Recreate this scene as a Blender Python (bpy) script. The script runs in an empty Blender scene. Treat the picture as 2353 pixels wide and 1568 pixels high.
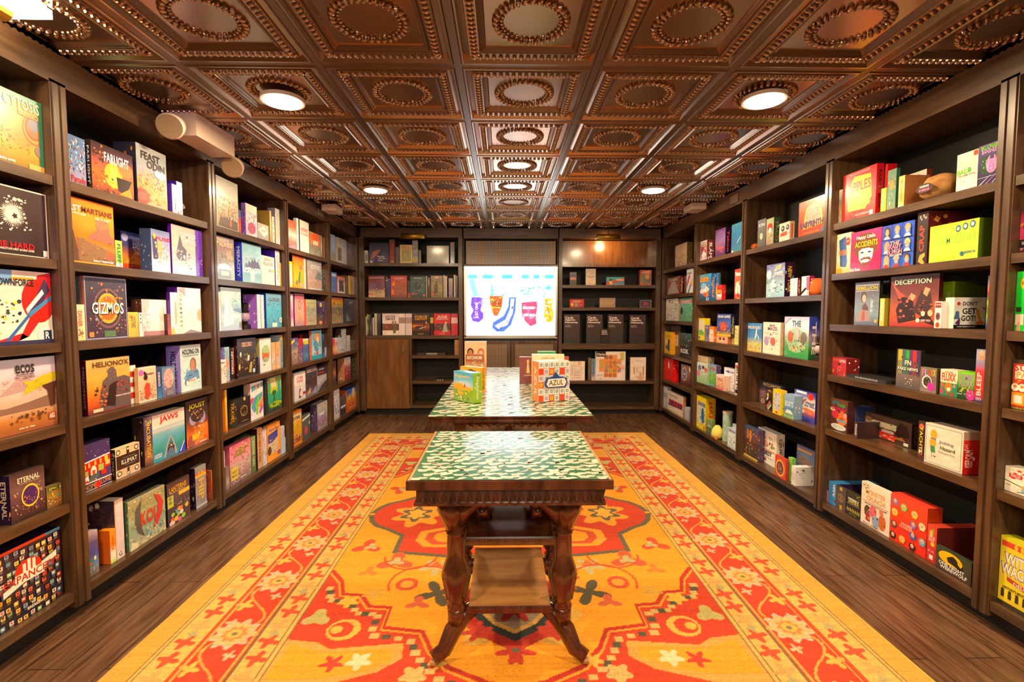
import bpy, math, random, re
import numpy as np
from mathutils import Vector, Matrix
F=1126.33; P_=.058937; YW=-.018706; RL=.000857; HC=1.345
def _M():
    c,s=math.cos(YW),math.sin(YW);A=np.array([[c,s,0],[-s,c,0],[0,0,1]])
    c,s=math.cos(P_),math.sin(P_);B=np.array([[1,0,0],[0,c,-s],[0,s,c]])
    c,s=math.cos(RL),math.sin(RL);C=np.array([[c,0,s],[0,1,0],[-s,0,c]])
    return C@B@A
CM=_M()
cam=bpy.data.cameras.new('camera'); camo=bpy.data.objects.new('camera',cam); bpy.context.collection.objects.link(camo)
cam.sensor_width=36; cam.lens=F/2353*36; cam.clip_start=.02
R=Matrix([[CM[0][i],CM[2][i],-CM[1][i]] for i in range(3)]).to_4x4()
camo.matrix_world=Matrix.Translation((0,0,HC))@R
sc=bpy.context.scene; sc.camera=camo
sc.view_settings.view_transform='Standard'; sc.view_settings.look='None'; sc.view_settings.gamma=1; sc.view_settings.exposure=-.12
try: sc.cycles.use_denoising=True; sc.cycles.max_bounces=8; sc.cycles.sample_clamp_indirect=6
except Exception: pass
w=bpy.data.worlds.new('world'); sc.world=w; w.use_nodes=True
w.node_tree.nodes['Background'].inputs[0].default_value=(.9,.75,.6,1); w.node_tree.nodes['Background'].inputs[1].default_value=.25
def lamp(name,kind,loc,power,col,size=.3,target=None,spot=1.2,blend=.6):
    l=bpy.data.lights.new(name,kind); l.energy=power; l.color=col
    if kind=='AREA': l.shape='DISK'; l.size=size
    elif kind=='SPOT': l.spot_size=spot; l.spot_blend=blend; l.shadow_soft_size=size
    else: l.shadow_soft_size=size
    o=bpy.data.objects.new(name,l); sc.collection.objects.link(o); o.location=loc
    if target: o.rotation_euler=(Vector(target)-Vector(loc)).to_track_quat('-Z','Y').to_euler()
    return o
WARM=(1,.72,.42)
LAMPS=[(-1.11,2.56),(1.31,2.50),(-1.11,4.37),(1.31,4.32),(-1.11,.72),(1.31,.7),(-1.11,-1.0),(1.31,-1.0)]
for x,y in LAMPS: lamp('lamp_light','AREA',(x,y,2.395),46,WARM,.16)
lamp('purple_light','SPOT',(.9,-1.3,1.9),130,(.35,.12,1),.08,(-1.95,3.3,1.4),.5,.9)
lamp('aisle_light','AREA',(.1,-1.2,2.3),60,(1,.85,.65),1.0,(.1,2.5,.8))
# ---- helpers
C=sc.collection
def lin(h):
    if isinstance(h,str):
        h=(h+'000')[:3]; v=[int(ch,16)/15 for ch in h]
    else: v=h
    return [((c+.055)/1.055)**2.4 if c>.04 else c/12.92 for c in v]
def material(name,base=(.5,.5,.5),rough=.5,metal=0,coat=0,emit=None,es=0,attr=False,noise=None,ior=None):
    m=bpy.data.materials.new(name); m.use_nodes=True; n=m.node_tree; b=n.nodes['Principled BSDF']
    b.inputs['Base Color'].default_value=(*base,1); b.inputs['Roughness'].default_value=rough; b.inputs['Metallic'].default_value=metal
    b.inputs['Coat Weight'].default_value=coat; b.inputs['Coat Roughness'].default_value=.12
    if emit: b.inputs['Emission Color'].default_value=(*emit,1); b.inputs['Emission Strength'].default_value=es
    if attr:
        a=n.nodes.new('ShaderNodeVertexColor'); a.layer_name='Col'; n.links.new(a.outputs[0],b.inputs['Base Color'])
        if es: n.links.new(a.outputs[0],b.inputs['Emission Color']); b.inputs['Emission Strength'].default_value=es
    if noise:
        scl,c2,vec=noise
        t=n.nodes.new('ShaderNodeTexCoord'); mp=n.nodes.new('ShaderNodeMapping'); mp.inputs['Scale'].default_value=vec
        z=n.nodes.new('ShaderNodeTexNoise'); z.inputs['Scale'].default_value=scl; z.inputs['Detail'].default_value=8
        r=n.nodes.new('ShaderNodeValToRGB'); r.color_ramp.elements[0].position=.35; r.color_ramp.elements[1].position=.68
        r.color_ramp.elements[0].color=(*base,1); r.color_ramp.elements[1].color=(*c2,1)
        n.links.new(t.outputs['Object'],mp.inputs[0]); n.links.new(mp.outputs[0],z.inputs[0]); n.links.new(z.outputs[0],r.inputs[0]); n.links.new(r.outputs[0],b.inputs['Base Color'])
    return m
WOOD=material('brown_wood',(.045,.02,.008),.36,noise=(5,(.105,.052,.022),(6,6,.7)),coat=.25)
WOODH=material('brown_wood_shelf',(.05,.024,.01),.36,noise=(5,(.115,.058,.025),(6,.7,6)),coat=.25)
WOODX=material('brown_wood_back_shelf',(.05,.024,.01),.36,noise=(5,(.115,.058,.025),(.7,6,6)),coat=.25)
PANEL=material('amber_panel_wood',(.12,.045,.012),.24,noise=(5,(.2,.085,.025),(5,5,.6)),coat=.5)
BLACK=material('black_back',(.004,.003,.003),.6)
DARK=material('mahogany',(.035,.009,.004),.2,noise=(6,(.1,.03,.012),(4,4,.8)),coat=.7)
HONEY=material('honey_wood',(.3,.13,.035),.4,noise=(6,(.42,.2,.06),(1,6,6)))
TIN=material('bronze_tin',(.42,.29,.2),.24,1); TBAR=material('bronze_bar',(.2,.13,.085),.33,.8)
PRINT=material('glossy_print',rough=.3,attr=True,coat=.35)
MATT=material('wool_rug',rough=.95,attr=True)
GLOW=material('backlit_print',rough=.4,attr=True,es=2.6)
LIT=material('lamp_lens',(1,.9,.7),.3,emit=(1,.85,.6),es=45); STRIP=material('cold_lamp',(1,1,1),.3,emit=(.85,.93,1),es=30)
WHITE=material('cream_plastic',(.65,.5,.4),.35); BRASS=material('brass',(.55,.36,.06),.35,.9); STEEL=material('satin_steel',(.5,.45,.38),.3,.9)
LENS=material('ribbed_lens',(.55,.42,.25),.15,.6); MESHM=material('pierced_bronze',(.12,.085,.06),.4,.7)
nt=MESHM.node_tree; tc=nt.nodes.new('ShaderNodeTexCoord'); vr=nt.nodes.new('ShaderNodeTexVoronoi'); vr.inputs['Scale'].default_value=55; vr.inputs['Randomness'].default_value=.0
rp=nt.nodes.new('ShaderNodeValToRGB'); rp.color_ramp.elements[0].position=.3; rp.color_ramp.elements[1].position=.45; rp.color_ramp.elements[0].color=(.008,.006,.005,1); rp.color_ramp.elements[1].color=(.28,.2,.14,1)
nt.links.new(tc.outputs['Object'],vr.inputs[0]); nt.links.new(vr.outputs[0],rp.inputs[0]); nt.links.new(rp.outputs[0],nt.nodes['Principled BSDF'].inputs['Base Color'])
class MB:
    def __init__(s): s.v=[];s.f=[];s.c=[]
    def face(s,pts,col=None):
        n=len(s.v); s.v+=[tuple(p) for p in pts]; s.f.append(tuple(range(n,n+len(pts)))); s.c.append(col)
    def box(s,x0,x1,y0,y1,z0,z1,col=None):
        a=[(x0,y0,z0),(x1,y0,z0),(x1,y1,z0),(x0,y1,z0),(x0,y0,z1),(x1,y0,z1),(x1,y1,z1),(x0,y1,z1)]
        n=len(s.v); s.v+=a
        for q in ((0,3,2,1),(4,5,6,7),(0,1,5,4),(1,2,6,5),(2,3,7,6),(3,0,4,7)): s.f.append(tuple(n+i for i in q)); s.c.append(col)
        return s
    def lathe(s,cx,cy,prof,seg=20,flute=0,col=None,axis=2):
        n=len(s.v)
        for r,z in prof:
            for k in range(seg):
                a=2*math.pi*k/seg; rr=r*(1-(flute if k%2 else 0)); p=[cx+rr*math.cos(a),cy+rr*math.sin(a),z]
                s.v.append(tuple(p))
        for i in range(len(prof)-1):
            for k in range(seg):
                k2=(k+1)%seg; s.f.append((n+i*seg+k,n+i*seg+k2,n+(i+1)*seg+k2,n+(i+1)*seg+k)); s.c.append(col)
        s.f.append(tuple(n+k for k in range(seg))[::-1]); s.c.append(col); m=n+(len(prof)-1)*seg; s.f.append(tuple(m+k for k in range(seg))); s.c.append(col)
        return s
    def tube(s,pts,rad,seg=8,col=None,flat=1):
        n=len(s.v); N=len(pts)
        for i,p in enumerate(pts):
            a=Vector(pts[max(0,i-1)]);b=Vector(pts[min(N-1,i+1)]); d=(b-a).normalized(); u=d.cross(Vector((0,0,1)))
            if u.length<.05: u=Vector((1,0,0))
            u.normalize(); v=d.cross(u); r=rad[i] if isinstance(rad,list) else rad
            for k in range(seg):
                t=2*math.pi*k/seg; s.v.append(tuple(Vector(p)+u*r*math.cos(t)*flat+v*r*math.sin(t)))
        for i in range(N-1):
            for k in range(seg): k2=(k+1)%seg; s.f.append((n+i*seg+k,n+i*seg+k2,n+(i+1)*seg+k2,n+(i+1)*seg+k)); s.c.append(col)
        s.f.append(tuple(n+k for k in range(seg))[::-1]);s.c.append(col); m=n+(N-1)*seg; s.f.append(tuple(m+k for k in range(seg)));s.c.append(col)
        return s
    def build(s,name,mat,parent=None,smooth=False):
        me=bpy.data.meshes.new(name); me.from_pydata(s.v,[],s.f); me.materials.append(mat)
        if any(c is not None for c in s.c):
            a=me.color_attributes.new('Col','FLOAT_COLOR','CORNER'); arr=[]
            for f,c in zip(s.f,s.c):
                c=c or (.5,.5,.5)
                if len(c)==len(f) and isinstance(c[0],(list,tuple)):
                    for q in c: arr+=[*q,1]
                else: arr+=[*c,1]*len(f)
            a.data.foreach_set('color',arr)
        if smooth: me.polygons.foreach_set('use_smooth',[True]*len(me.polygons))
        me.update(); o=bpy.data.objects.new(name,me); C.objects.link(o)
        if parent: o.parent=parent
        return o
def tag(o,label,cat,group=None):
    o['label']=label; o['category']=cat
    if group: o['group']=group
    return o
def empty(name): o=bpy.data.objects.new(name,None); C.objects.link(o); return o
def struct(mb,name,mat): o=mb.build(name,mat); o['kind']='structure'; return o
def ray(px,py): return CM.T@np.array([(px-1176.5)/F,1,-(py-784)/F])
def onZ(px,py,z): d=ray(px,py); return d*((z-HC)/d[2])+np.array([0,0,HC])
def onY(px,py,Y): d=ray(px,py); return d*(Y/d[1])+np.array([0,0,HC])
def solve_px(px,O,D):   # t so that O+tD projects to column px
    O=np.array(O,float)-[0,0,HC]; k=(px-1176.5)/F; a=CM[0]-k*CM[1]; return -(a@O)/(a@np.array(D,float))
def solve_py(py,O,D):
    O=np.array(O,float)-[0,0,HC]; k=-(py-784)/F; a=CM[2]-k*CM[1]; return -(a@O)/(a@np.array(D,float))
_fc=bpy.data.curves.new('lettering','FONT'); _fc.resolution_u=2; _fo=bpy.data.objects.new('lettering_source',_fc); _tc={}
def text_geo(s,bold=.02):
    if s in _tc: return _tc[s]
    _fc.body=s; _fc.offset=bold; me=_fo.to_mesh(); v=np.array([tuple(q.co)[:2] for q in me.vertices]); f=[tuple(p.vertices) for p in me.polygons]; _fo.to_mesh_clear()
    if len(v)==0: v=np.zeros((3,2)); f=[]
    v=v-v.min(0); v=v/np.maximum(v.max(0),1e-3); _tc[s]=(v,f); return _tc[s]
# drawing on a face: origin O, full-width vector U, full-height vector V, outward N; coordinates 0..100
class Face:
    def __init__(s,mb,O,U,V,N): s.mb=mb;s.O=Vector(O);s.U=Vector(U);s.V=Vector(V);s.N=Vector(N);s.l=1; s.st=1
    def p(s,x,y): x=min(100,max(0,x)); y=min(100,max(0,y)); return s.O+s.U*(x/100)+s.V*(y/100)+s.N*(.00012*s.l+.0001)
    def poly(s,pts,c): s.l+=s.st; s.mb.face([s.p(*q) for q in pts],c)
    def rect(s,x0,y0,x1,y1,c): s.poly([(x0,y0),(x1,y0),(x1,y1),(x0,y1)],c)
    def ell(s,x,y,rx,ry,c,n=20): s.poly([(x+rx*math.cos(2*math.pi*k/n),y+ry*math.sin(2*math.pi*k/n)) for k in range(n)],c)
    def text(s,t,x,y,w,h,c,mode=0,mb=None,dx=0,dy=0):
        v,f=text_geo(t); s.l+=s.st; m=mb or s.mb; n=len(m.v)
        for a,b in v:
            if mode==0: q=(x+(a-.5)*w,y+(b-.5)*h)
            elif mode==1: q=(x+(b-.5)*w,y-(a-.5)*h)
            else: q=(x-(b-.5)*w,y+(a-.5)*h)
            m.v.append(tuple(s.p(q[0]+dx,q[1]+dy)))
        for ff in f: m.f.append(tuple(n+i for i in ff)); m.c.append(c)
def grad(fc,cols,rnd,noise=.1,nx=5,ny=12):
    L=[np.array(lin(c)) for c in cols]
    if len(L)==1: L=L*2
    G=[[None]*(nx+1) for _ in range(ny+1)]
    for j in range(ny+1):
        t=(1-j/ny)*(len(L)-1); k=min(int(t),len(L)-2); b=L[k]*(1-t+k)+L[k+1]*(t-k)
        for i in range(nx+1): G[j][i]=tuple(b*(1+noise*rnd.uniform(-1,1)))
    for j in range(ny):
        for i in range(nx):
            fc.mb.face([fc.p(i*100/nx,j*100/ny),fc.p((i+1)*100/nx,j*100/ny),fc.p((i+1)*100/nx,(j+1)*100/ny),fc.p(i*100/nx,(j+1)*100/ny)],(G[j][i],G[j][i+1],G[j+1][i+1],G[j+1][i]))
def scatter(fc,x0,y0,x1,y1,n,sz,cols,rnd):
    fc.st=.15
    for _ in range(n):
        x=rnd.uniform(x0,x1);y=rnd.uniform(y0,y1);k=rnd.choice((3,4,5,7));a=rnd.uniform(0,6.28);r=sz*rnd.uniform(.3,1)*.5;as_=rnd.uniform(.4,1)
        fc.poly([(x+r*math.cos(a+6.283*i/k),y+as_*r*math.sin(a+6.283*i/k)) for i in range(k)],lin(rnd.choice(cols)))
    fc.st=1
def paint(fc,sf,art,rnd,tmb,stmb):
    for cmd in art.split(';'):
        q=cmd.strip().split()
        if not q: continue
        k=q[0]
        try:
            if k=='g': grad(fc,q[1:],rnd)
            elif k=='SG' and sf: grad(sf,q[1:],rnd)
            elif k=='m': nn=[float(a) for a in q[1:7]]; scatter(fc,*nn[:4],int(nn[4]),nn[5],q[7:] or ['EEE'],rnd)
            elif k=='e': a=[float(z) for z in q[1:5]]; fc.ell(*a,lin(q[5]))
            elif k=='o':
                x,y,rx,ry,w_=[float(z) for z in q[1:6]]; c=lin(q[6]); n=24; fc.l+=1
                for i in range(n):
                    A,B=6.2832*i/n,6.2832*(i+1)/n
                    fc.mb.face([fc.p(x+rx*math.cos(A),y+ry*math.sin(A)),fc.p(x+rx*math.cos(B),y+ry*math.sin(B)),fc.p(x+(rx-w_)*math.cos(B),y+(ry-w_)*math.sin(B)),fc.p(x+(rx-w_)*math.cos(A),y+(ry-w_)*math.sin(A))],c)
            elif k=='r': fc.rect(*[float(z) for z in q[1:5]],lin(q[5]))
            elif k=='p': fc.poly([tuple(float(z) for z in s.split(',')) for s in q[2:]],lin(q[1]))
            elif k=='k':
                x,y,r,n=[float(z) for z in q[1:5]]; n=int(n); fc.poly([(x+(r if i%2 else r*.5)*math.cos(math.pi*i/n),y+(r if i%2 else r*.5)*math.sin(math.pi*i/n)) for i in range(2*n)],lin(q[5]))
            elif k=='f':
                c=lin(q[1]); w_=float(q[2]); fc.rect(0,0,100,w_,c);fc.rect(0,100-w_,100,100,c);fc.rect(0,0,w_,100,c);fc.rect(100-w_,0,100,100,c)
            elif k in('t','u','w'):
                a=[float(z) for z in q[1:5]]; s=' '.join(q[6:])
                if k=='u': fc.text(s,*a,lin('222'),mb=tmb,dx=1.2,dy=-1.2)
                if k=='w': fc.text(s,a[0],a[1],a[2]*1.04,a[3]*1.2,lin('769'),mb=tmb,dx=-.6)
                fc.text(s,*a,lin(q[5]),mb=tmb)
            elif k=='L': fc.text(' '.join(q[6:]),*[float(z) for z in q[1:5]],lin(q[5]),2,tmb)
            elif k[0]=='S' or k=='V3':
                if sf: sf.text(' '.join(q[2:]),50,50,40,76,lin(q[1]),1,stmb)
            elif k[0]=='V': fc.text(' '.join(q[2:]),50,52,50,70,lin(q[1]),1,tmb)
            elif k=='R': fc.text(' '.join(q[2:]),50,60,44,44,lin(q[1]),1,tmb)
            elif k=='W':
                s=q[3]; n=len(s)
                for i,ch in enumerate(s): fc.text(ch,float(q[1]),92-i*84/n,9,5,lin(q[2]),0,tmb)
            elif k=='X':
                fc.st=.1
                for i in range(11):
                    for j in range(9):
                        x=4+i*9+rnd.uniform(-2,2);y=6+j*10.5+rnd.uniform(-3,3); c=rnd.choice(('FB3','E64','8AC','EDC','C43','9B7','68A','FC6','DCB')); d='4'+c[1:]
                        fc.rect(x-2,y-6,x+2.5,y,lin([v*.45 for v in [int(z,16)/15 for z in c]])); fc.rect(x-2.6,y-2,x+2.6,y+3,lin(c)); fc.rect(x-1.2,y-.6,x+1.2,y+1.6,lin(rnd.choice(('EED','643','C33','5A4'))))
                fc.st=1
            elif k=='F':
                cs=q[3:]
                for i in range(3):
                    for j in range(3):
                        x=17+33*i;y=17+33*j;h=lin(cs[(i*3+j)%len(cs)]); fc.ell(x,y+2,9,11,h); fc.rect(x-9,y-14,x+9,y+2,h if i==0 else lin('36C')); fc.ell(x,y,6,8.5,lin('D97')); fc.poly([(x-11,y-16),(x-5,y-9),(x+5,y-9),(x+11,y-16)],lin('EDD' if j else 'C33')); fc.rect(x-2,y-4,x+2,y-3,lin('FFF'))
                for a in (33.3,66.6): fc.rect(a-.6,0,a+.6,100,lin('222')); fc.rect(0,a-.6,100,a+.6,lin('222'))
            elif k=='H':
                for x,y,c in ((12,84,'86A'),(12,62,'EC3'),(12,36,'643'),(10,12,'322'),(38,80,'8C6'),(68,76,'EC4'),(66,54,'86B'),(66,32,'36B'),(66,10,'322'),(38,14,'DB3'),(90,60,'EDB'),(92,30,'6AC')):
                    fc.ell(x,y,9,7,lin(c)); fc.ell(x,y+1,4.5,4.5,lin('EB9')); fc.rect(x-6,y-8,x+6,y-4,lin(c)); fc.rect(x-2,y-1,x+2,y,lin('732'))
            elif k=='P':
                h,y=float(q[1]),float(q[2])
                for i in range(8): x=8+i*12; fc.ell(x,y+h,2.6,2.4,lin(q[3])); fc.rect(x-2.6,y,x+2.6,y+h-2,lin(q[3]))
            elif k=='C':
                for i,s in enumerate(('Cards','Against','Humanity')): fc.text(s,8+[26,32,40][i],89-i*8.5,[52,64,80][i],8,lin('FEE'),0,tmb)
                fc.text('The bigger,',26,62,36,2.6,lin('DCC'),0,tmb);fc.text('blacker box.',28,58,38,2.6,lin('DCC'),0,tmb)
            elif k=='G':
                cs=['943','943','943','569','9B4','A64','68A','9B4','889','A84','A55','433','9B4','B54','955','C84','535','535','C85']
                pts=[(36,18),(50,18),(64,18),(36,34),(50,34),(64,34),(80,34),(20,48),(36,48),(66,50),(50,48),(80,50),(20,62),(50,62),(64,62),(36,62),(36,80),(50,80),(78,62)]
                for (x,y),c in zip(pts,cs): fc.ell(x,y,5.4,5.8,lin(c)); fc.ell(x,y,3.4,3.8,lin('DA6')); fc.ell(x,y,1.8,2,lin(c))
        except Exception as e: print('ART',cmd,e)
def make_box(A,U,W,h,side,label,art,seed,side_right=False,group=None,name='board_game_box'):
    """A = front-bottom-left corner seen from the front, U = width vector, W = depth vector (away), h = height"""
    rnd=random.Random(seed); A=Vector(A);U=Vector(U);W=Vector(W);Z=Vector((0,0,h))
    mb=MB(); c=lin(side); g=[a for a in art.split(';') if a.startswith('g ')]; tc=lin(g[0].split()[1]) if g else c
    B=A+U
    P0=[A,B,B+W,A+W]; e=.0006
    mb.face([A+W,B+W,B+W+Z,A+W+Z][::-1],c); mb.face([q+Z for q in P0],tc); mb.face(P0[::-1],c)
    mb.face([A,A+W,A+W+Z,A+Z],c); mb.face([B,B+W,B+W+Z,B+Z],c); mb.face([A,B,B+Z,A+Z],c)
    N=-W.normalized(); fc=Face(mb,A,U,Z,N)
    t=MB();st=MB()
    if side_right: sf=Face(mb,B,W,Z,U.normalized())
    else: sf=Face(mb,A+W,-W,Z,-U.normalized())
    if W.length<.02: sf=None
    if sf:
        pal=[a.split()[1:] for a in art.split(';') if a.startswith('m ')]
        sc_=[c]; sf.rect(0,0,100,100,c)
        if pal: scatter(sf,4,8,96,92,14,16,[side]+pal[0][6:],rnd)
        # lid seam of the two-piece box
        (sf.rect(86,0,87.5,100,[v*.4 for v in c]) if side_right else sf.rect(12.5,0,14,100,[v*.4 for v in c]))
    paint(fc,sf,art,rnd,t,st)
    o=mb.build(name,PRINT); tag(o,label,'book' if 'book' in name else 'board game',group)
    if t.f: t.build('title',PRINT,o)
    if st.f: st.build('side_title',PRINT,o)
    return o
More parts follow.
